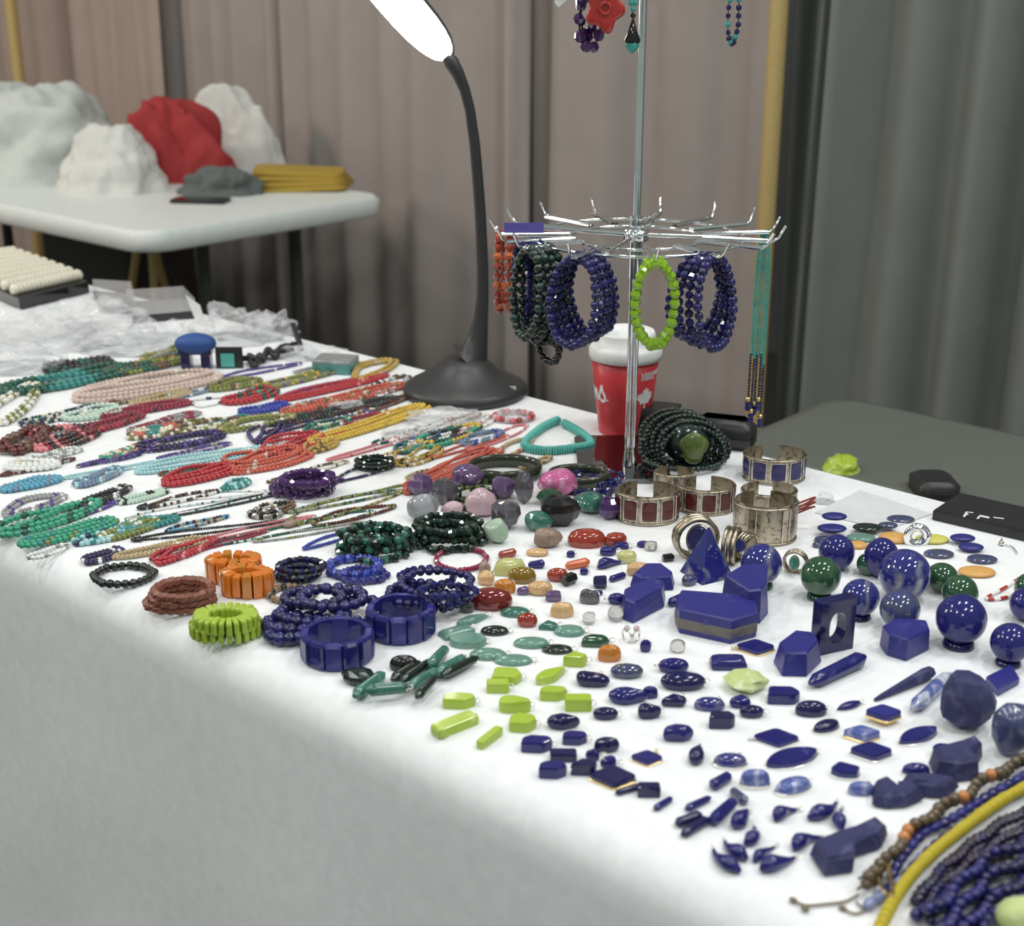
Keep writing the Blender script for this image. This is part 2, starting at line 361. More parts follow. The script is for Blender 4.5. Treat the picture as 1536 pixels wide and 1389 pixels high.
# behind the stall table, lower than its top
bb = at(1330, 712, -.10); t = thing('storage_bin', 'grey storage bin behind the stall table below the broad drape', 'bin', (bb.x+.02, bb.y+.22, 0))
m = MB(); rr2 = roundrect(.62, .36, .04, 4); m.layers([sc(rr2, 1, 0, .03), sc(rr2, 1, .55), sc(rr2, 1, .555, .01)]); m.build('body', 'bin_grey', t)
m = MB(); m.layers([sc(roundrect(.66, .40, .05, 4), 1, .555), sc(roundrect(.66, .40, .05, 4), 1, .60, .006), sc(roundrect(.66, .40, .05, 4), 1, .605, .03)]); m.build('lid', 'bin_grey', t)
lid_z = .605-TOP
heap('yellow_bag', 'small yellow green bag on the storage bin behind the table', 'bag', 1264, 700, .050, .05, .020, 'lime_stone', 4, .2, 3, base=at(1262, 704, lid_z))
b = at(1400, 738, lid_z); t = thing('black_case', 'small black case lying on the storage bin', 'case', (b.x, b.y, .605), YAW)
m = MB(); m.layers([sc(roundrect(.058, .07, .012, 3), 1, 0), sc(roundrect(.058, .07, .012, 3), 1, .018), sc(roundrect(.058, .07, .012, 3), 1, .024, .008)]); m.build('body', 'black_plastic', t)
m = MB(); m.box((0, -.0355, .012), (.02, .002, .006)); m.build('latch', 'leg_paint', t)

# ------------------------------------------------------------------ desk lamp
B = at(698, 590); k = mpp(B)
t = thing('desk_lamp', 'black gooseneck desk lamp with bright white head and bell shaped foot', 'lamp')
def lu(u, v): return up(u, v, B)
m = MB(); m.lathe([(0, 0), (90*k, 0), (93*k, .004), (92*k, .012), (86*k, .016), (72*k, .023), (54*k, .032), (40*k, .043), (30*k, .052), (0, .053)], 40, B)
ft = m.build('foot', 'lamp_black', t)
stem = [((704, 557), 31), ((711, 530), 22), ((717, 505), 15), ((721, 480), 11), ((724, 446), 9), ((724, 400), 8.6), ((722, 350), 8.3), ((720, 312), 8.2), ((716, 260), 8), ((712, 215), 7.8), ((705, 165), 7.4), ((697, 134), 7.6), ((687, 110), 9), ((677, 93), 10.5), ((670, 84), 8)]
pts = [lu(*a) for a, _ in stem]; pts[0] = B + Vector((0, 0, .050)) + RH*(6*k)
m = MB(); m.tube(pts, [r*k for _, r in stem], 14); m.build('stem', 'lamp_black', t)
J = lu(672, 86)
Lx = (-.70*rgt + .80*Vector((0, 0, 1)) - .30*FH).normalized(); Nn = -fwd - Vector((0, 0, .9)); Nn = (Nn - Lx*Nn.dot(Lx)).normalized(); Sx = Lx.cross(Nn)
oval = lambda a, b, n=26: [((1 if math.cos(x) > 0 else -1)*abs(math.cos(x))**.8*a, (1 if math.sin(x) > 0 else -1)*abs(math.sin(x))**.8*b) for x in [2*math.pi*q/n for q in range(n)]]
HL, HW = .092, .027
hc = J + Lx*(HL-.004)
ring = lambda sc_, d: [hc + Lx*(x*sc_) + Sx*(y*sc_) + Nn*d for x, y in oval(HL, HW)]
m = MB(); m.layers([ring(.8, -.014), ring(.97, -.010), ring(1, -.003), ring(.99, .0)]); m.build('head', 'lamp_black', t)
m = MB(); m.layers([ring(.955, .0), ring(.95, .004), ring(.85, .006)]); m.build('light_panel', 'lamp_light', t)
p = at(667, 587, .018); m = MB(); m.ball(p, .0055, 12, 6, sz=(1, 1, .5)); m.build('touch_button', 'white_label', t)
p = at(681, 573, .026); m = MB(); m.ball(p, .004, 10, 6, sz=(1, 1, .6)); m.build('dimmer_button', 'black_gloss', t)

# ------------------------------------------------------------------ chrome spinner rack
PB = at(944, 706); KR = mpp(PB)
t = thing('spinner_rack', 'chrome spinner rack with hooked wheels standing on a mirror base', 'rack')
PT = PB + Vector((.004, 0, .78)); px_ = PB
m = MB(); q = roundrect(.16, .16, .012, 3); m.layers([[PB + RH*(x-.012)*.66 + FH*(y*1.0+.035) + Vector((0, 0, z)) for x, y in q] for z in (0, .006)]); m.build('mirror_base', 'mirror_base', t)
lean = lambda z: Vector((.0*z, 0, 0))
m = MB()
for s_ in (-1, 1): m.tube([PB + RH*(.0032*s_) + Vector((0, 0, .006)), PB + RH*(.0032*s_) + Vector((0, 0, .25))], .0032, 10)
m.tube([PB + Vector((0, 0, .006)), PB + Vector((0, 0, .03))], [.009, .006], 12); m.tube([PB + Vector((0, 0, .23)), PB + Vector((0, 0, .30))], .0075, 12)
m.build('lower_post', 'chrome', t)
m = MB(); m.tube([PB + Vector((0, 0, .25)), PB + Vector((0, 0, .66))], .0042, 12); m.build('upper_post', 'chrome', t)
def ang(deg): return -FH*math.cos(R(deg)) + RH*math.sin(R(deg))       # 0 = towards the camera, positive = to the photo's right
def wheel(z, angs, name):
    c = PB + Vector((0, 0, z)); RW = .118; RO = .150; RI = .074
    wt = MB(); wt.lathe([(.0045, -.006), (.014, -.006), (.014, .006), (.0045, .006)], 16, c); wh = wt.build(name, 'chrome', t)
    rm = MB()
    for dz, rr_ in ((-.002, RW), (-.003, RI)):
        rm.tube([c + ang(360*i/48)*rr_ + Vector((0, 0, dz)) for i in range(48)], .0018, 8, closed=True)
    rm.build('rim', 'chrome', wh)
    for a in (78, -112, 168, -20):
        d = ang(a); s = MB(); s.tube([c + d*.012, c + d*RW*.98], .0026, 8); s.build('arm', 'chrome', wh)
    for a in angs:
        d = ang(a); s = MB(); sd = Vector((-d.y, d.x, 0))
        for w_ in (-.0024, .0024): s.tube([c + d*RI + sd*w_, c + d*RO + sd*w_ + Vector((0, 0, .0))], .0022, 6)
        s.tube([c + d*RO - sd*.0032, c + d*(RO+.006) - sd*.0015 + Vector((0, 0, .004)), c + d*(RO+.013) + Vector((0, 0, .017))], .0016, 6)
        s.build('spoke', 'chrome', wh)
    return c
HOOKS = [3, 30, -30, -57, -72, -91, 57, 75, 96, 118, 140, 165, -118, -140, -165]
ZW = (up(955, 352, PB) - PB).z
CW = wheel(ZW, HOOKS, 'lower_wheel')
ZU = ZW + .262
CU = wheel(ZU, [i*24 + 6 for i in range(15)], 'upper_wheel')
m = MB(); m.ball(PB + Vector((0, 0, .665)), .008, 12, 8); m.build('finial', 'chrome', t)

# ------------------------------------------------------------------ paper cup
CB = at(917, 643); k = mpp(CB)
t = thing('paper_cup', 'tall red paper cup with white lid and white leaf print', 'cup', CB, YAW)
HC = (up(936, 528, CB) - CB).z; r0, r1 = 37*k, 50*k
CP = at(935, 646)
t.location = CP
m = MB(); m.lathe([(0, .004), (r0*1.0, .004), (r0*.98, 0), (r0, .002), (r0+(r1-r0)*.5, HC*.5), (r1, HC), (r1*.96, HC)], 40); m.build('body', 'cup_red', t)
m = MB(); m.lathe([(r1*1.0, HC-.004), (r1*1.06, HC-.004), (r1*1.08, HC+.002), (r1*1.075, HC+.008), (r1*1.0, HC+.013), (r1*.88, HC+.016), (r1*.86, HC+.027), (r1*.82, HC+.0305), (r1*.75, HC+.030), (r1*.72, HC+.024), (0, HC+.023)], 40)
m.build('lid', 'white_plastic', t)
def onc(a, z, d=.0008):                       # point on the cup wall, a = degrees to the right of the camera side
    r = r0 + (r1-r0)*z/HC + d; return Vector((r*math.sin(R(a)), -r*math.cos(R(a)), z))
def decal(polys, name, matn='white_label'):
    m = MB()
    for P_ in polys:
        n = len(P_); m.add([onc(a, z) for a, z in P_] + [onc(a, z, .0001) for a, z in P_], [tuple(range(n))] + [(i, n+i, n+(i+1) % n, (i+1) % n) for i in range(n)], 0, False)
    m.build(name, matn, t)
def strokes(lines, wd, name):
    polys = []
    for L in lines:
        for (a, z), (b_, y) in zip(L, L[1:]):
            dx, dz = (b_-a), (y-z)*1200; l = math.hypot(dx, dz) or 1; nx, nz = -dz/l*wd, dx/l*wd/1200
            polys.append([(a-nx, z-nz), (b_-nx, y-nz), (b_+nx, y+nz), (a+nx, z+nz)])
    decal(polys, name)
zz = lambda f: HC*(f+.02)
strokes([[(-82, zz(.60)), (-79, zz(.50)), (-77, zz(.43))], [(-77, zz(.44)), (-73, zz(.56)), (-69, zz(.58)), (-66, zz(.50)), (-63, zz(.445))],
         [(-63, zz(.445)), (-56, zz(.55)), (-51, zz(.645))], [(-51, zz(.645)), (-49, zz(.56)), (-43, zz(.50)), (-45, zz(.45)), (-53, zz(.435)), (-57, zz(.47))], [(-39, zz(.47)), (-38, zz(.455))]], 2.3, 'script_lettering')
leaf = [(0, 1), (.12, .78), (.28, .86), (.24, .5), (.42, .68), (.5, .56), (.74, .6), (.66, .42), (.8, .32), (.44, .02), (.48, -.1), (.05, -.06), (.06, -.4), (-.06, -.4), (-.05, -.06), (-.48, -.1), (-.44, .02), (-.8, .32), (-.66, .42), (-.74, .6), (-.5, .56), (-.42, .68), (-.24, .5), (-.28, .86), (-.12, .78)]
cen = (0, .3)
decal([[(38+24*cen[0], zz(.46)+.016*cen[1]), (38+24*a[0], zz(.44)+.020*a[1]), (38+24*b_[0], zz(.44)+.020*b_[1])] for a, b_ in zip(leaf, leaf[1:]+leaf[:1])], 'leaf_print')
rnd = random.Random(2); L = []
for row, z in ((0, .80), (1, .755)):
    a = 26
    while a < (74 if row == 0 else 56):
        h = .026; L += [[(a, zz(z-h)), (a, zz(z+h))], [(a, zz(z+h)), (a+2.6, zz(z+h if rnd.random() < .6 else z))], [(a+2.6, zz(z-h)), (a+2.6, zz(z+h*rnd.choice((0, 1))))]]; a += 5.5
strokes(L, .55, 'small_lettering')

# ------------------------------------------------------------------ jewellery: builders
REG = []                                     # (object, description, u, v) whose label may need telling apart
def reg(o, desc, u, v): REG.append((o, desc, u, v)); return o
RND = random.Random(11)
BEADS = {}
def bead_mesh(shape, matn):
    k_ = (shape, matn)
    if k_ not in BEADS:
        m = MB()
        if shape == 'round': m.ball((0, 0, 0), 1, 10, 6)
        elif shape == 'chip':
            r_ = random.Random(len(BEADS)); m.ball((0, 0, 0), 1, 6, 4, smooth=False)
            m.v = [tuple(c*(1+r_.uniform(-.28, .28)) for c in v) for v in m.v]
        elif shape == 'disc': m.lathe([(0, -.32), (.85, -.32), (1, -.15), (1, .15), (.85, .32), (0, .32)], 10)
        elif shape == 'barrel': m.lathe([(0, -1), (.55, -1), (.9, -.4), (.9, .4), (.55, 1), (0, 1)], 8)
        elif shape == 'faceted': m.ball((0, 0, 0), 1, 7, 4, smooth=False)
        elif shape == 'block':
            q = roundrect(2, 2, .35, 2); m.layers([sc(q, 1, -.45, .1), sc(q, 1, -.3), sc(q, 1, .3), sc(q, 1, .45, .12)], smooth=False)
        BEADS[k_] = m.mesh('bead', matn)
    return BEADS[k_]
def bead(parent, p, r, shape, matn, X=None, Z=None, sz=None):
    o = bpy.data.objects.new('bead', bead_mesh(shape, matn)); C.objects.link(o); o.parent = parent
    Z = (Z or Vector((0, 0, 1))).normalized(); X = X or Vector((1, 0, 0)); X = (X - Z*X.dot(Z))
    X = X.normalized() if X.length > 1e-6 else Z.orthogonal().normalized(); Y = Z.cross(X)
    s3 = sz or (1, 1, 1)
    mt = Matrix((X*r*s3[0], Y*r*s3[1], Z*r*s3[2])).transposed().to_4x4(); mt.translation = p; o.matrix_local = mt
    return o
def ring_of_beads(t, c, e1, e2, rx, ry, n, shape, mats, r, wob=.06, sz=None, seed=0, stretch=1.0):
    rn = random.Random(seed); cord = []
    for i in range(n):
        a = 2*math.pi*i/n; k_ = 1 + rn.uniform(-wob, wob)
        p = c + e1*(rx*k_*math.cos(a)) + e2*(ry*k_*math.sin(a)); T = (e2*(ry*math.cos(a)) - e1*(rx*math.sin(a))).normalized()
        N = e1.cross(e2)
        bead(t, p, r*(1+rn.uniform(-.08, .08)), shape, mats[i % len(mats)] if not callable(mats) else mats(rn), X=N, Z=T, sz=sz); cord.append(p)
    m = MB(); m.tube(cord, max(.0005, r*.18), 5, closed=True); m.build('cord', 'black_plastic', t)
Z1 = Vector((0, 0, 1))
def foot(u, v, W, H, th, z=0):                    # table footprint of a photo box (centre, width, height) for a thing th thick
    p = at(u, v); k_ = mpp(p); d = dep(p)
    vb = v + th*math.cos(d)/2/k_; p = at(u, vb, z); p = Vector((p.x, p.y, TOP))
    return p, W*k_, max(W*k_*.25, (H*k_ - th*math.cos(d)))/math.sin(d)
def lying_bracelet(label, u, v, W, H, n, shape, mats, rpx, name='bead_bracelet', z=0, group=None, wob=.05, sz=None, tilt=0, desc=True):
    k_ = mpp(at(u, v)); r = rpx*k_; hz = r*(max(sz[:2]) if sz else 1)
    p, lx, ly = foot(u, v, W, H, 2*hz, z)
    t = thing(name, label, 'bracelet', p, 0, group); rx, ry = max(lx/2-r, r*1.5), max(ly/2-r, r*1.2)
    e2 = (FH + Z1*tilt).normalized()
    ring_of_beads(t, Z1*(hz+z+abs(tilt)*ry*.9), RH, e2, rx, ry, n, shape, mats, r, wob, sz, seed=int(u*7+v))
    if desc: reg(t, label, u, v)
    return t
def strand(pts, r, mats, pattern, name='bead_strand', parent=None, seg=(6, 4), gap=1.9, sz=1.0, jit=0):
    m = MB(); acc = 0; i = 0; rn = random.Random(len(pts)); L = 0
    for a, b_ in zip(pts, pts[1:]):
        d = b_ - a; l = d.length
        if l < 1e-9: continue
        T = d/l; X = T.orthogonal().normalized(); Y = T.cross(X)
        while acc <= l:
            p = a + T*acc; mi = pattern(i, rn)
            s_ = 1+rn.uniform(-.1, .1); o = Vector((rn.uniform(-jit, jit), rn.uniform(-jit, jit), rn.uniform(0, jit)))
            m.ball(p+o, r*s_, seg[0], seg[1], mi, X, Y, T, (1, 1, sz)); acc += r*gap*max(sz, .4); i += 1
        acc -= l
    return m.build(name, mats, parent, kind='stuff')

# outlines in the unit square
def o_oval(n=22, p=1.0): return [(.5*math.copysign(abs(math.cos(a))**p, math.cos(a)), .5*math.copysign(abs(math.sin(a))**p, math.sin(a))) for a in [2*math.pi*i/n for i in range(n)]]
def o_drop(n=22): return [(.5*math.cos(a), .5*math.sin(a)*(1 - .62*max(0, math.cos(a))**.8)) for a in [2*math.pi*i/n for i in range(n)]]
def o_marq(n=22): return [(.5*math.cos(a), .5*math.sin(a)*abs(math.sin(a))**.55) for a in [2*math.pi*i/n for i in range(n)]]
def poly_o(P_, n=4):
    out = []
    for i in range(len(P_)):
        a, b_, c_ = Vector(P_[i-1]), Vector(P_[i]), Vector(P_[(i+1) % len(P_)])
        f = min(.12, .3*(a-b_).length, .3*(c_-b_).length); p0 = b_ + (a-b_).normalized()*f; p1 = b_ + (c_-b_).normalized()*f
        for k_ in range(n): t_ = k_/(n-1); q_ = p0*(1-t_)**2 + b_*2*t_*(1-t_) + p1*t_*t_; out.append((q_.x, q_.y))
    return out
def o_free(seed, n=20, am=.13):
    rn = random.Random(seed); ph = [rn.uniform(0, 6.3) for _ in range(3)]
    return [(x*k_, y*k_) for x, y, k_ in [(.48*math.copysign(abs(math.cos(a))**.8, math.cos(a)), .48*math.copysign(abs(math.sin(a))**.8, math.sin(a)), 1+am*math.sin(a+ph[0])+am*.7*math.sin(2*a+ph[1])+am*.4*math.sin(3*a+ph[2])) for a in [2*math.pi*i/n for i in range(n)]]]
RHOMB = [(-.5, .06), (.0, -.5), (.5, -.04), (.05, .5)]
OUT = {'oval': o_oval(), 'round': o_oval(20, .9), 'drop': o_drop(), 'marq': o_marq(), 'rhomb': poly_o(RHOMB), 'rect': poly_o([(-.5, -.5), (.5, -.5), (.5, .5), (-.5, .5)]),
       'trap': poly_o([(-.5, -.45), (.3, -.5), (.5, -.1), (.32, .45), (-.38, .5)]), 'tri': poly_o([(-.5, -.35), (.35, -.5), (.5, .0), (.0, .5)]), 'heart': poly_o([(-.5, -.05), (-.12, .5), (.5, .05), (.32, -.45), (-.25, -.42)]),
       'slab': poly_o([(-.5, -.4), (.18, -.5), (.5, -.05), (.4, .35), (-.2, .5), (-.46, .2)])}
PROF = {'dome': [(.90, 0), (1, .22), (.97, .5), (.84, .78), (.6, .94), (.3, 1)], 'slab': [(.97, 0), (1, .12), (1, .80), (.95, .95), (.88, 1)], 'flat': [(1, 0), (1, .8), (.96, 1)], 'pebble': [(.62, 0), (.9, .14), (1, .42), (.95, .68), (.78, .88), (.45, 1)]}
def stone_mesh(out, X, Y, th, prof, sc_=1.0, z0=0, seed=None):
    m = MB(); rn = random.Random(seed or 0); rings = []
    for s_, z in PROF[prof]:
        rings.append([X*(x*s_*sc_) + Y*(y*s_*sc_) + Z1*(z0+z*th*(1+(.10*math.sin(3*x+2*y+(seed or 0)) if seed and z > .5 else 0))) for x, y in out])
    m.layers(rings, smooth=prof in ('dome', 'pebble')); return m
def pend(desc, shape, matn, box, th=.007, prof='dome', bail='r', name='stone_pendant', cat='pendant', group=None, bezel=None, z=0, seed=None, rot=0):
    if len(box) == 4:
        u, v, W, H = box; p, lx, ly = foot(u, v, W, H, th); X, Y = RH*lx, FH*ly
        if rot: c_, s_ = math.cos(R(rot)), math.sin(R(rot)); X, Y = RH*(lx*c_)+FH*(lx*s_), FH*(ly*c_)-RH*(ly*s_)
    else:
        u0, v0, u1, v1, wp = box; k_ = mpp(at(u0, v0)); dv = th*.45/k_
        a, b_ = at(u0, v0+dv), at(u1, v1+dv); p = (a+b_)/2; X = b_-a; Y = Z1.cross(X).normalized()*(wp*k_); u, v = (u0+u1)/2, (v0+v1)/2
    out = o_free(seed or int(u*3+v)) if shape == 'free' else OUT[shape]
    t = thing(name, desc, cat, p + Z1*z, 0, group); z0 = 0
    if bezel:
        stone_mesh(out, X, Y, th*.30, 'flat', 1.05).build('bezel', bezel, t); z0 = th*.12
    stone_mesh(out, X, Y, th, prof, 1.0, z0, (seed or int(u+v)) if shape == 'free' else None).build('stone', matn, t)
    if bail:
        xs = max(x for x, y in out)
        e = X*(.5 if bail == 'r' else -.5 if bail == 'l' else .30) + Y*(.0 if bail in 'rl' else .5)
        d = e.normalized(); k_ = mpp(p); rr_ = 3.6*k_; sd = Z1.cross(d)
        m = MB(); cc = e + d*(rr_*.7) + Z1*max(th*.5, rr_*.9)
        m.tube([cc + d*(rr_*math.cos(a)) + (Z1*.75+sd*.65)*(rr_*math.sin(a)) for a in [2*math.pi*i/10 for i in range(10)]], rr_*.26, 5, closed=True)
        m.tube([e*.86 + Z1*th*.55, e + d*rr_*.1 + Z1*th*.6], rr_*.42, 6); m.build('bail', 'silver' if bezel != 'gold' else 'gold', t)
    return reg(t, desc, u, v)
def rod(desc, matn, u0, v0, u1, v1, r0, r1, name='stone_rod', cat='pendant', cap=None, n=12, group=None, z=0, bend=0, facet=False):
    k_ = mpp(at(u0, v0)); rr0, rr1 = r0*k_, r1*k_
    a, b_ = at(u0, v0 + r0*.8) + Z1*(rr0+z), at(u1, v1 + r1*.8) + Z1*(rr1+z)
    c_ = (a+b_)/2; base = Vector((c_.x, c_.y, TOP+z)); t = thing(name, desc, cat, base, 0, group)
    T = (b_-a).normalized(); sd = Z1.cross(T); L = (b_-a).length; pts, rs = [], []
    for i in range(9):
        f = i/8; e = min(1, .35+min(f, 1-f)*9); pts.append(a + (b_-a)*f + sd*(bend*L*4*f*(1-f)) - base); rs.append((rr0+(rr1-rr0)*f)*(e if not facet else min(1, .75+min(f, 1-f)*9)))
    m = MB(); m.tube(pts, rs, n if not facet else 6); m.sm = [not facet]*len(m.f); m.build('stone', matn, t)
    if cap:
        e = pts[-1]; q = 3.2*k_
        m = MB(); m.tube([e - T*q*1.0, e + T*q*.5], [rr1*.9+.0004, rr1*.5], 8)
        m.tube([e + T*(q*(1.4+math.cos(x))) + (Z1*.8+sd*.6)*(q*math.sin(x)) for x in [2*math.pi*i/10 for i in range(10)]], q*.24, 5, closed=True); m.build('bail', cap, t)
    return reg(t, desc, (u0+u1)/2, (v0+v1)/2)
def comma(desc, u0, v0, u1, v1, r, bend, matn='lapis', cap='silver'):   # fat end first, thin end towards the bail
    k_ = mpp(at(u0, v0)); a, b_ = at(u0, v0+r*.6), at(u1, v1+2); c_ = (a+b_)/2; t = thing('comma_pendant', desc, 'pendant', c_, 0, 'curved drop pendants')
    sd = Z1.cross((b_-a).normalized()); L = (b_-a).length; pts, rs = [], []
    for i in range(11):
        f = i/10; q = 1.3*r*k_*(math.sin(min(1, (f+.06)*2.6)*math.pi/2))*(1-.82*max(0, f-.25)/.75)
        rs.append(q); pts.append(a + (b_-a)*f + sd*(bend*L*4*f*(1-f)) - c_ + Z1*max(q, r*k_*.5))
    m = MB(); m.tube(pts, rs, 10); m.build('stone', matn, t)
    e = pts[-1]; T = (pts[-1]-pts[-3]).normalized(); q = 3.4*k_; s2 = Z1.cross(T)
    m = MB(); m.tube([e - T*q, e + T*q*.8], [rs[-1]*1.3+.0003, rs[-1]*.8], 8); m.tube([e + T*(q*(1.7+math.cos(x))) + (Z1*.8+s2*.6)*(q*math.sin(x)) for x in [2*math.pi*i/10 for i in range(10)]], q*.25, 5, closed=True); m.build('bail', cap, t)
    return reg(t, desc, (u0+u1)/2, (v0+v1)/2)
def block(desc, pts_px, h, matn, name='stone_block', cat='stone', z=0, side=None, bevel=.0015, taper=.0):
    P_ = [at(u, v, z) for u, v in pts_px]; c_ = sum(P_, Vector())/len(P_); t = thing(name, desc, cat, c_); t['kind'] = 'thing'
    Q = [p - c_ for p in P_]
    def rg(s_, zz): return [q*(1-s_/max(q.length, 1e-4)) + Z1*zz for q in Q]
    m = MB(); m.layers([rg(bevel, 0), rg(0, bevel), rg(taper*.6, h*.55), rg(taper, h-bevel), rg(taper+bevel, h)], smooth=False); o = m.build('stone', matn, t)
    if side:
        m = MB(); m.layers([rg(-.0004, h*.22), rg(taper*.3-.0006, h*.35), rg(taper*.5-.0006, h*.55), rg(taper*.6+.0006, h*.66)], smooth=False, cap=False); m.build('matrix_band', side, t)
    return reg(t, desc, sum(u for u, v in pts_px)/len(pts_px), sum(v for u, v in pts_px)/len(pts_px))
def sphere(desc, u, v, D, matn, stand='lapis_dark', sx=1, sz=1, ringpx=None, lift=.0):
    k0 = mpp(at(u, v + D*.5)); r = D/2*k0*.985; b_ = None
    # find the table point under the ball: its centre (u, v) stands r + stand height above the table
    hs = r*.20 if stand else 0
    p = at(u, v, r*sz+hs); p = Vector((p.x, p.y, TOP)); k_ = mpp(p + Z1*r); r = D/2*k_; hs = r*.20 if stand else 0
    p = at(u, v, r*sz+hs); p = Vector((p.x, p.y, TOP))
    t = thing('stone_sphere' if sz == 1 and sx == 1 else 'stone_egg', desc, 'sphere' if sz == 1 else 'egg', p)
    m = MB(); m.ball(Z1*(r*sz+hs), r, 32, 18, sz=(sx, sx, sz)); m.build('ball', matn, t)
    if stand:
        s = thing('ring_stand', 'ring stand under the ' + desc, 'stand', p)
        q = r*.62; m = MB(); m.lathe([(q*.62, 0), (q*1.02, 0), (q*1.02, r*.12), (q*.9, r*.30), (q*.72, r*.30), (q*.64, r*.17), (q*.62, 0)], 24); m.build('ring', stand, s)
    return reg(t, desc, u, v)
def tumbled(desc, u, v, W, H, matn, seed, am=.16, name='tumbled_stone', cat='stone', facet=False, yk=.8, z=0, hk=1.0):
    p0 = at(u, v); k_ = mpp(p0); d = dep(p0); a = W/2*k_; h = H/2*k_*hk/(math.cos(d)*.8+.35)
    vb = v + h*math.cos(d)/k_*.9; p = at(u, vb, z)
    rn = Vector((seed*1.3, seed*2.7, seed*.9)); t = thing(name, desc, cat, p)
    m = MB(); m.ball((0, 0, 0), 1, 9 if facet else 20, 6 if facet else 12, smooth=not facet)
    vs = []
    for x in m.v:
        x = Vector(x); f = 1 + am*1.6*noise.noise(x*1.1+rn) + am*.5*noise.noise(x*2.6+rn); x = x*f
        vs.append(RH*(x.x*a) + FH*(x.y*a*yk) + Z1*(x.z*h))
    lo = min(q.z for q in vs); m.v = [tuple(q - Z1*lo) for q in vs]; o = m.build('stone', matn, t)
    return reg(t, desc, u, v)

# ------------------------------------------------------------------ lapis pendants at the near end of the table
LP = 'lapis pendants on the white cloth'
def lp(desc, shape, box, th=.008, prof='dome', matn='lapis', **k_): return pend(desc, shape, matn, box, th, prof, name='lapis_pendant', group=LP, **k_)
lp('humped dark lapis pendant', 'free', (885, 1018, 53, 26), .011, 'pebble', 'lapis_dark', bail='b', seed=3)
lp('oval dark lapis pendant with grey streaks', 'oval', (940, 1006, 50, 29), .010, 'pebble', 'lapis_grey', bail=None)
lp('large drop shaped lapis pendant', 'drop', (942, 1043, 60, 34), .011, 'pebble', bail=None)
lp('small oval lapis pendant lying against the large drop', 'oval', (975, 1038, 24, 18), .010, 'dome', bail=None)
lp('small oval lapis pendant', 'oval', (908, 1070, 38, 23), .009, 'pebble', 'lapis_dark', bail='r')
lp('lumpy lapis pendant', 'free', (971, 1067, 38, 27), .011, 'pebble', 'lapis_dark', seed=8)
lp('drilled drop shaped lapis pendant', 'drop', (845, 1082, 50, 30), .011, 'pebble', 'lapis_dark', bail=None)
lp('thick flat topped lapis pendant', 'slab', (805, 1116, 48, 29), .009, 'slab', 'lapis', bail='r')
lp('flat topped lapis pendant', 'slab', (862, 1107, 38, 24), .008, 'slab', 'lapis', bail='r')
lp('blunt dark lapis pendant', 'slab', (910, 1117, 40, 25), .011, 'pebble', 'lapis_dark', bail='b')
lp('narrow lapis bar pendant', 'rect', (845, 1133, 40, 15), .007, 'slab', 'lapis_dark', bail='b')
lp('tiny faceted lapis pendant', 'free', (890, 1132, 24, 17), .009, 'pebble', 'lapis_bead', seed=5)
lp('thick flat topped lapis pendant with a drilled hole', 'slab', (829, 1155, 43, 29), .010, 'slab', 'lapis', bail='r')
lp('three cornered lapis pendant', 'tri', (875, 1151, 42, 27), .010, 'slab', 'lapis_dark', bail='b')
lp('tiny lapis pendant behind the black rhombus', 'free', (914, 1143, 28, 13), .008, 'pebble', 'lapis', seed=6)
lp('near black rhombus pendant in a gilt bezel', 'rhomb', (919, 1167, 74, 38), .005, 'flat', 'lapis_dark', bezel='gold', bail=None)
lp('small rhombus lapis pendant in a gilt bezel', 'rhomb', (970, 1138, 50, 26), .004, 'flat', 'lapis', bezel='gold', bail='b')
lp('square ended lapis pendant at the front edge', 'rect', (973, 1185, 34, 23), .009, 'slab', 'lapis_dark', bail='b')
rod('thin lapis rod pendant lying against the square ended one', 'lapis_dark', 923, 1190, 960, 1179, 5, 5, 'lapis_pendant')
lp('tiny ball shaped lapis pendant beside the clear quartz', 'round', (968, 969, 17, 19), .011, 'pebble', 'lapis', bail='b')
lp('oval lapis pendant leaning on a larger one', 'oval', (1010, 998, 46, 25), .011, 'pebble', 'lapis', bail='l')
lp('broad dark oval lapis pendant', 'oval', (1024, 1021, 68, 31), .012, 'pebble', 'lapis_dark', bail='r')
lp('long oval lapis pendant with a flat face', 'rect', (1092, 992, 54, 27), .010, 'dome', 'lapis', bail=None)
lp('rhombus lapis pendant in a gilt bezel beside the blue cube', 'rhomb', (1133, 972, 60, 27), .005, 'flat', 'lapis', bezel='gold', bail='l')
lp('wedge shaped lapis pendant', 'tri', (1010, 1050, 42, 20), .009, 'pebble', 'lapis_dark', bail='b')
lp('glossy oval lapis pendant with a pale patch', 'oval', (1064, 1055, 47, 22), .009, 'dome', 'lapis_vein', bail='b')
lp('bright blue small lapis pendant', 'free', (1109, 1052, 34, 17), .009, 'pebble', 'lapis', bail='b', seed=12)
lp('faceted oval lapis pendant', 'oval', (1127, 1067, 37, 20), .009, 'pebble', 'lapis_dark', bail='r')
lp('tilted wedge lapis pendant', 'trap', (1082, 1080, 41, 25), .011, 'slab', 'lapis_dark', bail='b')
lp('chunky lapis pendant with a silver bail', 'slab', (1017, 1099, 48, 26), .012, 'pebble', 'lapis', bail='b')
lp('small upright drop lapis pendant', 'drop', (1040, 1142, 1050, 1120, 25), .010, 'pebble', 'lapis_dark')
lp('oval lapis pendant with a green patch in silver bezel', 'oval', (1095, 1141, 50, 28), .008, 'dome', 'lapis_vein', bezel='silver', bail='b')
lp('round blue cabochon pendant with a bail behind it', 'round', (1132, 1169, 45, 32), .012, 'dome', 'sodalite', bail='b', bezel='silver')
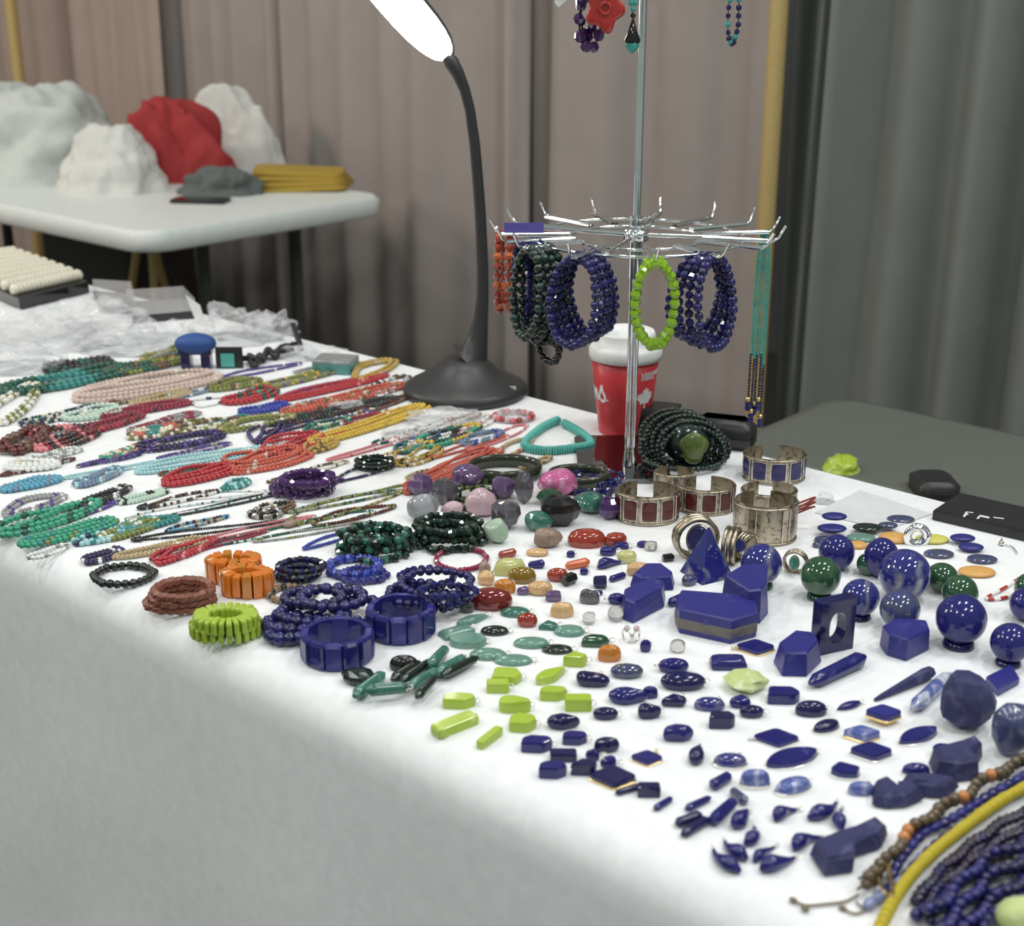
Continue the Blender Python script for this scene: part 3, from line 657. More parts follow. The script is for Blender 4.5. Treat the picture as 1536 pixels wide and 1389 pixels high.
rod('stout lapis rod pendant below the green patched oval', 'lapis', 1066, 1180, 1095, 1163, 9, 8, 'lapis_pendant')
rod('grey blue rod pendant pointing at the front edge', 'lapis_grey', 1097, 1185, 1119, 1204, 7, 8, 'lapis_pendant')
rod('single thin lapis rod with a silver cap by the front edge', 'lapis', 981, 1214, 1008, 1197, 5.5, 5, 'lapis_pendant', 'silver')
rod('shiny thin lapis rod pendant', 'lapis', 1028, 1214, 1066, 1196, 6.5, 5, 'lapis_pendant', 'silver')
rod('dark lapis rod pendant', 'lapis_dark', 1013, 1236, 1052, 1222, 8, 8, 'lapis_pendant')
rod('crossed lapis rod pendant at the front edge', 'lapis_dark', 1022, 1253, 1062, 1228, 7, 8, 'lapis_pendant')
rod('thick lapis rod pendant', 'lapis', 1068, 1232, 1100, 1202, 11, 9, 'lapis_pendant', facet=True)
lp('plump lapis drop pendant with a long bail', 'drop', (1098, 1236, 1124, 1218, 24), .011, 'pebble', 'lapis')
lp('flat faced lapis pendant', 'trap', (1174, 1043, 51, 23), .010, 'slab', 'lapis', bail='b')
lp('speckled oval lapis pendant', 'oval', (1216, 1062, 48, 26), .011, 'dome', 'lapis_dark', bail='r')
lp('tiny marquise lapis pendant in silver', 'marq', (1255, 1064, 1291, 1053, 15), .005, 'dome', 'lapis', bezel='silver')
lp('oval lapis pendant in a silver bezel', 'oval', (1221, 1095, 1257, 1083, 24), .007, 'dome', 'lapis_dark', bezel='silver', bail=None)
lp('large rhombus lapis pendant in a silver bezel', 'rhomb', (1164, 1108, 72, 32), .004, 'flat', 'lapis', bezel='silver', bail='l')
lp('large marquise lapis pendant in a silver bezel', 'marq', (1149, 1148, 1225, 1127, 40), .005, 'flat', 'lapis', bezel='silver')
lp('grey blue rhombus pendant in a gilt bezel', 'rhomb', (1292, 1102, 58, 28), .006, 'flat', 'sodalite', bezel='gold', bail=None)
lp('bright blue rhombus pendant overlapping the grey blue one', 'rhomb', (1324, 1078, 56, 29), .006, 'flat', 'lapis_satin', bezel='gold', bail=None, z=.004)
lp('rhombus lapis pendant with a shining edge', 'rhomb', (1306, 1129, 66, 33), .006, 'flat', 'lapis', bezel='silver', bail=None)
lp('heart shaped lapis pendant', 'heart', (1267, 1157, 46, 28), .006, 'flat', 'lapis', bezel='silver', bail=None)
lp('oval blue cabochon pendant in silver', 'oval', (1164, 1185, 1214, 1171, 32), .008, 'dome', 'sodalite', bezel='silver')
lp('round blue cabochon pendant behind the notched rough carving', 'round', (1291, 1182, 40, 26), .009, 'dome', 'sodalite', bail='b')
lp('slim marquise lapis pendant in a silver bezel', 'marq', (1349, 1114, 1404, 1094, 30), .005, 'flat', 'lapis', bezel='silver', bail=None)
lp('square blue lapis pendant behind the finned rough carving', 'slab', (1417, 1127, 40, 26), .008, 'slab', 'lapis', bail='b')
lp('small oval lapis pendant in silver beside the finned carving', 'oval', (1373, 1155, 42, 21), .008, 'dome', 'lapis', bezel='silver', bail=None)
for a in [('small comma lapis pendant pointing away behind the thin marquise row', 1163, 1230, 1196, 1216, 9, .12), ('long comma lapis pendant with bright highlights', 1211, 1226, 1254, 1206, 10, -.12),
          ('upright comma lapis pendant beside the big tailed carving', 1263, 1243, 1262, 1216, 9, .10), ('short curved lapis pendant in the middle of the curved ones', 1116, 1266, 1131, 1242, 9, -.18),
          ('dark curved lapis pendant lying inside the outermost one', 1121, 1288, 1087, 1264, 10, .14), ('outermost dark curved lapis pendant near the cloth edge', 1111, 1306, 1070, 1276, 10, .16),
          ('comma lapis pendant touching the big tailed carving', 1191, 1274, 1232, 1258, 10, .12), ('long pointed lapis drop pendant in front of the curved ones', 1140, 1304, 1192, 1289, 11, -.03),
          ('slim curved lapis pendant crossing the long pointed drop', 1131, 1292, 1162, 1271, 7, .04)]: comma(*a)

# rough carvings
def carving(desc, pts, h, matn='lapis_matte'):
    return block(desc, pts, h, matn, 'lapis_carving', 'carving', bevel=.003, taper=.0025)
carving('big rough lapis carving with a notched tail', [(1214, 1287), (1234, 1318), (1279, 1312), (1282, 1290), (1322, 1276), (1331, 1258), (1316, 1246), (1284, 1258), (1250, 1266)], .014)
carving('rough lapis carving with a fin', [(1392, 1150), (1402, 1170), (1432, 1176), (1468, 1172), (1462, 1155), (1473, 1140), (1462, 1130), (1440, 1136)], .018)
carving('notched rough lapis carving', [(1309, 1185), (1308, 1212), (1330, 1216), (1360, 1214), (1386, 1203), (1372, 1190), (1348, 1188), (1334, 1196), (1322, 1180)], .012)
carving('blocky rough lapis carving behind the notched one', [(1352, 1178), (1360, 1192), (1398, 1200), (1420, 1200), (1438, 1186), (1400, 1176)], .012)

# wands, blocks and tumbled lapis
rod('smooth thick lapis wand beside the blue cube', 'lapis', 1214, 1026, 1296, 986, 11, 13, 'lapis_wand', 'wand')
rod('dark tapering lapis wand', 'lapis_matte', 1312, 1050, 1396, 1008, 3.5, 12, 'lapis_wand', 'wand', facet=True)
rod('pale veined sodalite wand', 'sodalite', 1368, 1064, 1424, 1012, 11, 11, 'lapis_wand', 'wand', z=.0)
tumbled('big faceted dark lapis nugget', 1447, 1058, 92, 80, 'lapis_matte', 5, .20, 'lapis_nugget', facet=True)
block('bright blue flat lapis slab behind the faceted nugget', [(1478, 1026), (1496, 1046), (1528, 1028), (1516, 1008)], .008, 'lapis_satin', 'lapis_slab')
tumbled('tall grey blue polished stone at the table end', 1518, 1100, 70, 80, 'blue_grey', 8, .18, 'lapis_nugget')
block('dark blue lapis cube with a sloping front', [(1160, 995), (1172, 1015), (1210, 1016), (1232, 994), (1224, 978), (1190, 974)], .021, 'lapis_satin', 'lapis_block', taper=.004)
block('low five sided lapis block in front of the grey ball', [(1319, 970), (1330, 984), (1359, 993), (1393, 976), (1388, 962), (1345, 956)], .021, 'lapis_satin', 'lapis_block', taper=.001)
block('large long lapis slab with a grey matrix band', [(1012, 935), (1018, 950), (1096, 967), (1134, 956), (1132, 938), (1100, 926), (1020, 920)], .024, 'lapis_satin', 'lapis_block', side='matrix_rock')
block('lapis wedge leaning behind the banded slab', [(1080, 910), (1120, 938), (1140, 936), (1152, 922), (1150, 892), (1110, 892)], .033, 'lapis_satin', 'lapis_block', taper=.003)
block('half round lapis slab with a flat base', [(945, 880), (960, 888), (1010, 886), (1012, 876), (992, 862), (966, 862)], .014, 'lapis_satin', 'lapis_block', taper=.003)
block('long rough cut lapis block in front of the half round slab', [(931, 912), (934, 930), (950, 936), (996, 912), (998, 898), (975, 892)], .020, 'lapis_satin', 'lapis_block', taper=.003)
rod('small lapis tongue sticking out behind the banded slab', 'lapis', 1003, 906, 1036, 892, 7, 8, 'lapis_pendant', z=.0)
def framed():
    b_ = at(1247, 974); k_ = mpp(b_); t = thing('lapis_square_ring', 'upright square lapis block with a hole through it', 'stone', b_, YAW + R(24))
    L, Dp, H = 62*k_, 22*k_, 84*k_; n = 24
    out = [(x*L, H/2+y*H) for x, y in [(0.5*max(-1, min(1, 1.42*math.cos(a))), .5*max(-1, min(1, 1.42*math.sin(a)))) for a in [2*math.pi*i/n for i in range(n)]]]
    inn = [(.24*L*math.copysign(abs(math.cos(a))**.8, math.cos(a)), H*.48+.30*H*math.copysign(abs(math.sin(a))**.8, math.sin(a))) for a in [2*math.pi*i/n for i in range(n)]]
    m = MB(); rings = []
    for P_, y in ((inn, -Dp/2), (out, -Dp/2), (out, Dp/2), (inn, Dp/2), (inn, -Dp/2)): rings.append([Vector((x, y, z)) for x, z in P_])
    m.layers(rings, smooth=False, cap=False); m.build('stone', 'lapis_dark', t)
    m = MB(); m.box((L*.5+.0002, -Dp*.18, H/2), (.0012, Dp*.16, H*.96)); m.build('pale_vein', 'matrix_rock', t); reg(t, t['label'], 1243, 925)
framed()
def pyramid():
    b_ = at(1060, 862); k_ = mpp(b_); t = thing('lapis_pyramid', 'blue and grey lapis pyramid beside the silver rings', 'pyramid', b_, YAW + R(28)); s_ = 29*k_
    m = MB(); H = 76*k_; m.v = [(-s_, -s_, 0), (s_, -s_, 0), (s_, s_, 0), (-s_, s_, 0), (.001, 0, H), (-.001, .001, H), (0, -.001, H)]
    m.f = [[3, 2, 1, 0], [0, 1, 6], [1, 2, 4], [1, 4, 6], [2, 3, 5], [2, 5, 4], [3, 0, 5], [0, 6, 5], [4, 5, 6]]; m.m = [0]*9; m.sm = [False]*9
    m.build('stone', 'lapis_vein', t); reg(t, t['label'], 1060, 845)
pyramid()
lp('small speckled lapis pendant leaning at the pyramid foot', 'drop', (1034, 870, 24, 22), .010, 'pebble', 'lapis_grey', bail=None)

# spheres and eggs
sphere('lapis sphere with a grey underside beside the pyramid', 1142, 846, 62, 'lapis_vein', 'green_stone')
sphere('dark green sphere behind the square lapis block', 1231, 864, 60, 'green_stone', 'green_stone')
sphere('lapis sphere behind the dark green one', 1255, 828, 54, 'lapis', None)
sphere('tall lapis egg standing between the spheres', 1322, 836, 52, 'lapis', None, sz=1.18)
sphere('largest lapis sphere with a white vein', 1357, 862, 78, 'lapis_vein', None)
sphere('lapis sphere with a pale streak on a dark stand', 1291, 896, 56, 'lapis_vein', 'lapis_dark')
sphere('grey blue speckled sphere behind the low lapis block', 1350, 914, 60, 'lapis_grey', 'lapis_dark')
sphere('dark green egg behind the largest lapis sphere', 1413, 866, 48, 'green_stone', None, sz=.92)
sphere('green sphere peeping over the deep blue one', 1440, 889, 54, 'green_stone', None)
sphere('deep blue sphere with one fine vein on a dark stand', 1442, 928, 75, 'lapis', 'lapis_dark')
sphere('lapis sphere at the table end on a dark stand', 1516, 964, 60, 'lapis', 'lapis_dark')
sphere('lapis sphere behind the one at the table end', 1541, 906, 52, 'lapis', None)
sphere('small green sphere at the edge of the view', 1545, 882, 46, 'green_stone', None)
sphere('small dark green sphere between the lapis spheres', 1302, 846, 34, 'green_stone', None)
m_ = at(1374, 816); t = thing('silver_ring', 'polished silver dome ring behind the largest sphere', 'ring', m_)
k_ = mpp(m_); m = MB(); m.tube([Vector((0, 0, 13*k_)) + RH*(14*k_*math.cos(a)) + Z1*(14*k_*math.sin(a)) for a in [2*math.pi*i/24 for i in range(24)]], 5*k_, 8, closed=True, flat=1.6); m.build('band', 'chrome', t)
m = MB(); m.ball(Z1*(27*k_), 8*k_, 14, 8, sz=(1.3, 1.2, .7)); m.build('dome', 'chrome', t)

# worry stones, flat discs
def disc(desc, u, v, W, H, matn, th=.005, z=0): return pend(desc, 'oval', matn, (u, v, W, H), th, 'pebble', None, 'worry_stone', 'stone', 'flat worry stones', z=z)
for a in [('orange flat stone behind the tall lapis egg', 1341, 806, 46, 22, 'peach_disc', .006, 0), ('yellow flat stone', 1398, 808, 50, 19, 'yellow_disc'), ('dark blue flat stone next to the silver ring', 1408, 830, 46, 16, 'lapis_grey'),
          ('blue flat stone topmost of the overlapping three', 1443, 812, 38, 13, 'lapis_satin', .005, .004), ('blue flat stone in the middle of the overlapping three', 1456, 823, 38, 14, 'lapis_satin', .005, .002), ('blue flat stone lowest of the overlapping three', 1473, 838, 46, 16, 'lapis_grey'),
          ('orange flat stone lying alone by the black box', 1465, 857, 56, 22, 'peach_disc'), ('green flat stone', 1291, 806, 44, 14, 'aventurine'), ('black flat stone behind the green one', 1300, 796, 44, 13, 'black_green', .005, .004), ('peach flat stone under the green one', 1286, 817, 30, 16, 'peach_disc'),
          ('blue flat stone on top of the pile', 1250, 790, 38, 11, 'lapis_satin', .005, .012), ('blue flat stone in the middle of the pile', 1247, 800, 44, 13, 'lapis_satin', .005, .006), ('blue flat stone at the bottom of the pile', 1246, 809, 50, 15, 'lapis_grey'),
          ('grey flat stone at the foot of the pile', 1229, 817, 22, 11, 'lapis_grey'), ('purple flat stone behind the orange one', 1331, 793, 30, 9, 'lapis_grey', .005, .004), ('purple tinted flat stone on the pale sheet', 1351, 778, 42, 10, 'lapis_grey', .004)]: disc(*a)

# ------------------------------------------------------------------ green, yellow and clear pendants
GP = 'green and yellow pendants on the white cloth'
def gp(desc, shape, matn, box, th=.008, prof='slab', **k_): return pend(desc, shape, matn, box, th, prof, group=GP, **k_)
for a in [('lime green three cornered pendant', 'tri', (862, 989, 38, 23), .010), ('long lime green sliver pendant', 'drop', (805, 1022, 847, 1004, 24), .007), ('lime green slab pendant', 'slab', (830, 1040, 42, 22), .009),
          ('rounded lime green slab pendant', 'rect', (867, 1054, 40, 26), .011), ('pale topped lime pendant', 'trap', (760, 1014, 46, 29), .008), ('small lime pendant below the pale topped one', 'rect', (747, 1029, 34, 21), .009),
          ('long lime pendant with a silver bail', 'slab', (689, 1051, 50, 25), .009), ('domed lime pendant', 'free', (773, 1057, 46, 25), .010), ('blocky lime pendant', 'slab', (784, 1084, 42, 32), .009),
          ('longest lime pendant at the front edge', 'rect', (652, 1098, 712, 1074, 26), .008), ('thin lime stick pendant at the front edge', 'rect', (719, 1118, 750, 1094, 13), .007)]: gp(a[0], a[1], 'lime_stone', a[2], a[3], bail=None if 'thin' in a[0] else 'r')
tumbled('rough pale green stone among the lapis pendants', 1118, 1021, 66, 32, 'pale_jade', 14, .22, facet=True)
for a in [('grey green drop pendant', 'drop', 'aventurine', (685, 935, 732, 922, 20), .006), ('grey green bar pendant', 'rect', 'aventurine', (662, 953, 708, 940, 26), .006), ('large shiny grey green oval pendant', 'oval', 'aventurine', (702, 961, 56, 26), .006),
          ('grey green oval pendant with a white glint', 'oval', 'aventurine', (732, 980, 56, 24), .006), ('flat grey green oval pendant', 'oval', 'aventurine', (770, 989, 58, 20), .005), ('black green oval pendant', 'oval', 'black_green', (742, 945, 43, 17), .006),
          ('upper teal green oval pendant', 'oval', 'malachite', (773, 917, 45, 21), .006), ('teal green triangle pendant', 'tri', 'malachite', (822, 937, 32, 20), .006), ('wide teal green oval pendant', 'oval', 'aventurine', (854, 945, 47, 23), .006),
          ('deep green slab pendant', 'slab', 'green_stone', (893, 960, 44, 18), .009), ('mottled teal green oval pendant', 'oval', 'aventurine', (797, 963, 54, 19), .006), ('flat black oval pendant', 'oval', 'black_green', (836, 973, 47, 17), .005)]: gp(*a, 'dome' if 'large' not in a[0] else 'flat')
for a in [('amber brown cabochon pendant', 'oval', 'carnelian', (791, 930, 31, 20), .012), ('peach cabochon pendant', 'oval', 'peach', (843, 914, 36, 22), .013), ('orange domed pendant', 'oval', 'amber', (914, 979, 36, 24), .014),
          ('yellow citrine pendant', 'slab', 'citrine', (765, 849, 50, 28), .015), ('olive amber pendant', 'oval', 'olive_amber', (783, 862, 43, 24), .014), ('orange agate pendant', 'oval', 'amber', (757, 879, 34, 20), .013),
          ('large glossy dark red pendant', 'oval', 'garnet', (737, 897, 64, 32), .018), ('sand coloured pendant', 'free', 'peach', (730, 867, 26, 26), .012), ('pale rutile quartz pendant', 'oval', 'peach', (810, 882, 38, 24), .012),
          ('small violet quartz pendant', 'free', 'amethyst', (784, 886, 17, 13), .008), ('dark violet quartz pendant', 'rect', 'amethyst', (830, 894, 24, 17), .010), ('large glossy orange red pendant', 'oval', 'carnelian', (880, 806, 58, 26), .016),
          ('small red pendant touching the glossy orange red one', 'slab', 'carnelian', (924, 808, 34, 18), .012), ('red oval pendant under the orange stick', 'oval', 'carnelian', (836, 862, 32, 21), .012),
          ('grey violet tumbled pendant', 'free', 'smoky', (886, 895, 30, 24), .013), ('smoky small pendant under the dark red one', 'oval', 'smoky', (701, 910, 22, 17), .011), ('clear quartz pendant below the smoky one', 'oval', 'quartz', (883, 927, 20, 24), .010),
          ('clear quartz pendant in front of the lapis block', 'oval', 'quartz', (923, 920, 24, 30), .012), ('clear round quartz pendant', 'oval', 'quartz', (1016, 969, 24, 17), .012), ('pale citrine pendant beside the lapis slabs', 'oval', 'citrine', (940, 835, 30, 20), .012),
          ('peach crystal pendant behind the half round slab', 'slab', 'peach', (956, 853, 34, 18), .012), ('clear quartz ring stone by the silver cuff', 'oval', 'quartz', (976, 819, 20, 15), .010), ('tan quartz pendant beside the dark red one', 'free', 'brown_agate', (726, 852, 20, 15), .010)]:
    pend(a[0], a[1], a[2], a[3], a[4], 'pebble' if a[4] < .0125 else 'dome', bail='b', name='gem_pendant', group='coloured gem pendants')
rod('rusty red bar pendant', 'carnelian', 748, 834, 774, 828, 6, 6, group=None)
rod('orange stick pendant', 'orange_stone', 848, 850, 884, 843, 6, 7)
rod('short black cylinder pendant', 'black_stone', 845, 873, 862, 866, 9, 9, facet=True)
rod('tiny black cylinder pendant beside the blue stone ring', 'black_stone', 994, 838, 1010, 836, 6, 6, facet=True)
rod('lapis stick pendant behind the olive amber one', 'lapis', 792, 848, 817, 846, 5, 7)
rod('thick lapis stick pendant', 'lapis_dark', 890, 874, 910, 874, 9, 10, facet=True)
rod('thin lapis stick pendant pointing at the half round slab', 'lapis', 914, 870, 938, 862, 5, 5)
rod('small lapis stick behind the grey violet pendant', 'lapis', 888, 890, 904, 889, 4, 4)
comma('lapis drop pendant behind the thick lapis stick', 897, 851, 934, 844, 7, .06)
lp('small bright lapis pendant under the orange red one', 'slab', (912, 826, 26, 15), .009, 'pebble', 'lapis', bail='r')
lp('slim lapis pendant behind the bright small one', 'rect', (932, 818, 22, 9), .006, 'pebble', 'lapis', bail='r')
lp('slim lapis pendant beside the clear ring stone', 'drop', (966, 816, 22, 9), .006, 'pebble', 'lapis', bail=None)
lp('lapis pendant touching the long rough cut block', 'oval', (925, 898, 26, 13), .010, 'pebble', 'lapis', bail='l')
lp('tiny lapis pendant near the orange stick', 'oval', (856, 831, 13, 12), .007, 'pebble', 'lapis', bail='b')
lp('tiny lapis pendant behind the black cylinder', 'oval', (876, 857, 13, 10), .007, 'pebble', 'lapis', bail='b')
def twist(desc, u, v, s_, seed):
    b_ = at(u, v); k_ = mpp(b_); t = thing('finger_ring', desc, 'ring', b_); rn = random.Random(seed)
    for j in range(2):
        c_ = RH*((j-.5)*s_*k_*.7) + Z1*(s_*k_*.5); d = (RH*rn.uniform(-1, 1) + FH).normalized()
        m = MB(); m.tube([c_ + d*(s_*.5*k_*math.cos(a)) + Z1*(s_*.5*k_*math.sin(a)) for a in [2*math.pi*i/18 for i in range(18)]], 1.6*k_, 6, closed=True); m.build('band', 'silver', t)
        m = MB(); m.ball(c_ + Z1*(s_*.55*k_), s_*.26*k_, 8, 5, smooth=False); m.build('stone', 'rose_quartz' if j else 'quartz', t)
    reg(t, desc, u, v)
twist('pair of linked silver rings with pale stones beside the tiny lapis ball', 947, 962, 20, 1)

# green rods lying at the front edge
GR = 'green malachite rods'
for i, (u0, v0, u1, v1, r, mm_) in enumerate([(592, 1018, 626, 996, 6.5, 'black_green'), (606, 1025, 640, 1001, 6, 'black_green'), (648, 1006, 668, 984, 7, 'malachite'), (658, 1010, 692, 990, 7.5, 'malachite'), (668, 1016, 712, 994, 6, 'black_green'),
        (556, 1046, 606, 1042, 8, 'malachite'), (536, 1042, 572, 1014, 8, 'malachite'), (604, 1040, 640, 1022, 6, 'malachite'), (628, 1054, 652, 1028, 6, 'black_green'), (640, 1000, 664, 982, 6, 'malachite'), (618, 1034, 652, 1012, 6.5, 'malachite')]):
    rod(['first shiny dark green rod', 'second shiny dark green rod', 'rearmost green rod', 'thick green rod of the rear bundle', 'thin black green rod near the grey oval', 'long green rod lying level at the front edge', 'slanted green rod at the bundle end', 'green rod under the shiny ones', 'black green rod pointing down at the cloth edge', 'slim green rod at the back of the bundle', 'green rod in the middle of the bundle'][i], mm_, u0-(u1-u0)*.12, v0-(v1-v0)*.12, u1+(u1-u0)*.12, v1+(v1-v0)*.12, r*1.3, r*1.1, 'malachite_rod', 'pendant', 'silver' if i % 2 else None, group=GR, z=.003*(i % 3))
pend('black oval stone ring behind the shiny green rods', 'oval', 'black_stone', (606, 994, 44, 22), .012, 'dome', None, 'black_cabochon', 'stone')
tumbled('dark green block in front of the square lapis bracelet', 538, 1014, 52, 24, 'black_green', 3, .15, facet=True)

# tumbled crystals in the middle
TB = [('purple amethyst lump by the coral branches', 632, 728, 40, 38, 'amethyst', 1, 1), ('clear grey quartz lump in front of the amethyst', 635, 762, 46, 46, 'clear_grey', 2, 0), ('pale topped grey quartz point', 668, 738, 42, 46, 'smoky', 3, 1), ('small pink topped quartz stub', 679, 766, 34, 28, 'rose_quartz', 4, 0),
      ('glittering violet egg shaped stone', 702, 716, 54, 32, 'amethyst', 5, 0), ('dark violet crystal behind the rose quartz', 756, 733, 42, 36, 'amethyst', 6, 1), ('pale rose quartz lump', 722, 757, 46, 44, 'rose_quartz', 7, 0), ('grey faceted crystal behind the mint drop', 758, 774, 48, 48, 'smoky', 8, 1),
      ('dark smoky upright crystal', 787, 735, 30, 54, 'smoky', 9, 1), ('pink banded agate', 836, 726, 58, 40, 'pink_agate', 10, 0), ('black smoky crystal with a bright edge', 838, 768, 58, 52, 'black_stone', 11, 1), ('dark green crystal under the pink agate', 824, 746, 40, 26, 'green_stone', 12, 1),
      ('dark teal crystal', 806, 783, 44, 30, 'malachite', 13, 1), ('smooth green aventurine', 884, 754, 50, 36, 'malachite', 14, 0), ('purple stone pressed against the silver cuff', 913, 764, 36, 38, 'amethyst_bead', 15, 1), ('pale mint drop shaped stone', 745, 800, 38, 38, 'mint', 16, 0), ('grey brown marbled stone', 821, 808, 42, 30, 'brown_agate', 17, 0)]
for d, u, v, W, H, mm_, sd, fc in TB: tumbled(d, u, v, W, H, mm_, sd, .15, 'tumbled_crystal', 'stone', bool(fc))
pend('small white stone near the marbled one', 'oval', 'peach', (806, 828, 34, 12), .006, 'pebble', None, 'tumbled_stone', 'stone')

# ------------------------------------------------------------------ silver cuffs and rings
def cuff(desc, u, v, W, Hpx, stone, n, tilt=0, gap=(74, 106), u_v=None, name='silver_cuff', squash=.8, open_=True):
    b_ = at(u, v); k_ = mpp(b_); r = W/2*k_; h = Hpx*k_; t = thing(name, desc, 'bracelet', b_)
    g0, g1 = (gap if open_ else (0, 0)); a0, a1 = R(g1), R(g0+360)
    N = 60
    def pt(a, z, d=0): return RH*((r+d)*math.cos(a)) + FH*((r+d)*squash*math.sin(a)) + Z1*z
    m = MB()
    for (d0, d1, z0, z1) in ((-.0012, 0, 0, h),):
        rings = [[pt(a0+(a1-a0)*i/N, z, d) for z, d in ((z0, d0), (z0, d1), (z1, d1), (z1, d0))] for i in range(N+1)]
        m.layers(rings, smooth=False)
    bnd = m.build('band', 'old_silver', t)
    for z in (h*.05, h*.93):
        m = MB(); m.tube([pt(a0+(a1-a0)*i/N, z, .0008) for i in range(N+1)], .0011, 5); m.build('rim_wire', 'old_silver', bnd)
    for i in range(n):
        a = a0 + (a1-a0)*(i+.5)/n; w_ = (a1-a0)/n*.36
        if stone:
            m = MB(); m.layers([[pt(a+w_*x, h*.5+h*.32*y, d) for x, y in ((-.9, -.9), (0, -1), (.9, -.9), (1, 0), (.9, .9), (0, 1), (-.9, .9), (-1, 0))] for d in (0, .0018)], smooth=False); m.build('inlay_stone', stone, t)
            m = MB(); m.tube([pt(a+w_*1.06*x, h*.5+h*.34*y, .001) for x, y in ((-1, -1), (1, -1), (1, 1), (-1, 1))], .0006, 4, closed=True); m.build('bezel', 'silver', t)
        m = MB()
        for q in (-.12, .12): m.tube([pt(a0+(a1-a0)*(i+1+q)/n, h*.1, .0012), pt(a0+(a1-a0)*(i+1+q)/n, h*.9, .0012)], .0006, 4)
        if i < n-1: m.build('divider', 'silver', t)
    return reg(t, desc, u, v)
mat('red_inlay', (.085, .008, .006), .25, coat=.1)
mat('blue_inlay', (.020, .016, .10), .25, coat=.1)
cuff('silver cuff with dark red stone panels in front', 970, 776, 92, 46, 'red_inlay', 9)
cuff('silver cuff with dark red stone panels behind the lapis ring', 1058, 762, 84, 40, 'red_inlay', 9)
cuff('silver cuff with dark blue stone panels at the back edge', 1160, 716, 90, 40, 'blue_inlay', 9)
cuff('plain wide silver cuff holding a red thread', 1146, 806, 92, 62, None, 5)
cuff('plain silver cuff lying behind the wide one', 1152, 764, 80, 34, None, 4)
cuff('narrow silver cuff behind the red panelled ones', 1010, 734, 56, 30, None, 4)
def big_ring(desc, u, v, s_, stone, sx, sz, dirn):
    b_ = at(u, v); k_ = mpp(b_); t = thing('finger_ring', desc, 'ring', b_); d = (RH*dirn[0] + FH*dirn[1]).normalized(); n_ = Z1.cross(d); r = s_*.5*k_
    m = MB()
    for q in (-.28, 0, .28): m.tube([Z1*r + n_*(q*r) + d*(r*math.cos(a)) + Z1*(r*math.sin(a)) for a in [2*math.pi*i/22 for i in range(22)]], r*.13, 6, closed=True)
    m.build('band', 'old_silver', t)
    c_ = Z1*(r*1.05) - (n_*1.0 if n_.dot(FH) > 0 else n_*-1.0)*(r*.5); f = (-FH*.85 + Z1*.35 - RH*.2).normalized(); X = Z1.cross(f).normalized(); Y = f.cross(X)
    m = MB(); m.layers([[c_ + X*(math.cos(a)*sx*k_*q) + Y*(math.sin(a)*sz*k_*q) + f*dd for a in [2*math.pi*i/24 for i in range(24)]] for q, dd in ((1.12, 0), (1.12, .003), (1.0, .004))]); m.build('bezel', 'old_silver', t)
    m = MB(); m.layers([[c_ + X*(math.cos(a)*sx*k_*q) + Y*(math.sin(a)*sz*k_*q) + f*dd for a in [2*math.pi*i/24 for i in range(24)]] for q, dd in ((1, .003), (.97, .006), (.8, .008))]); m.build('stone', stone, t)
    return reg(t, desc, u, v)
big_ring('large silver ring with a round dark blue stone behind the pyramid', 1042, 834, 62, 'lapis_dark', 17, 21, (1, .2))
big_ring('silver ring with a small blue stone beside the wide cuff', 1096, 842, 52, 'lapis', 8, 10, (.4, 1))
big_ring('silver ring with a green stone at the foot of the wide cuff', 1192, 858, 34, 'malachite', 7, 11, (1, -.4))
big_ring('silver ring with a clear stone leaning on the wide cuff', 1118, 838, 40, 'old_silver', 10, 12, (.7, .6))
b_ = at(1180, 765, .02); t = thing('thread_tie', 'dark red thread tie sticking out of the plain wide silver cuff', 'thread', b_)
for j in range(3):
    P_ = [up(1150, 786-j*3, b_), up(1176, 772-j*4, b_), up(1200, 764-j*5, b_), up(1222, 757-j*7+3, b_), up(1215, 762-j*5, b_), up(1180, 776-j*3, b_)]
    m = MB(); m.tube([p - b_ for p in smoothpath(P_, 5)], .0011, 6); m.build('thread', 'thread_red', t)
heap('clear_bag', 'tiny clear plastic bag at the thread end', 'bag', 1236, 752, .022, .02, .010, 'clear_bag', 6, .3, 4, base=at(1236, 753))

# paper sheet and cash box at the back edge
b_ = at(1305, 768); t = thing('paper_sheet', 'pale translucent sheet lying behind the flat stones', 'paper', b_)
mat('pale_sheet', (.66, .67, .69), .5); P_ = [at(*q) - b_ for q in ((1222, 770), (1330, 796), (1398, 772), (1290, 736))]
m = MB(); m.layers([[p + Z1*z for p in P_] for z in (.0005, .0012)], smooth=False); m.build('sheet', 'pale_sheet', t)
b_ = at(1480, 790); t = thing('card_box', 'flat black box with worn white marks at the back edge', 'box', b_)
c0, c1, c2 = at(1398, 780), at(1560, 818), at(1432, 757); e1 = c1-c0; e2 = c2-c0; e2 = e2*1.15
h = .012; P_ = [c0, c0+e1, c0+e1+e2, c0+e2]; P_ = [p - b_ for p in P_]; cc_ = sum(P_, Vector())/4
m = MB(); m.layers([[cc_ + (p-cc_)*s_ + Z1*z for p in P_] for s_, z in ((.985, 0), (1, .0015), (1, h-.002), (.98, h))], smooth=False); m.build('body', 'black_plastic', t)
def mk(u, v): return at(u, v, h+.0004) - b_
m = MB()
for L in ([(1446, 775), (1450, 768), (1460, 769)], [(1466, 778), (1471, 773), (1484, 776)], [(1490, 776), (1506, 778)], [(1468, 774), (1484, 777)], [(1446, 773), (1452, 771)]): m.tube([mk(*q) for q in L], .0013, 6, flat=.3)
m.build('white_marks', 'white_label', t)

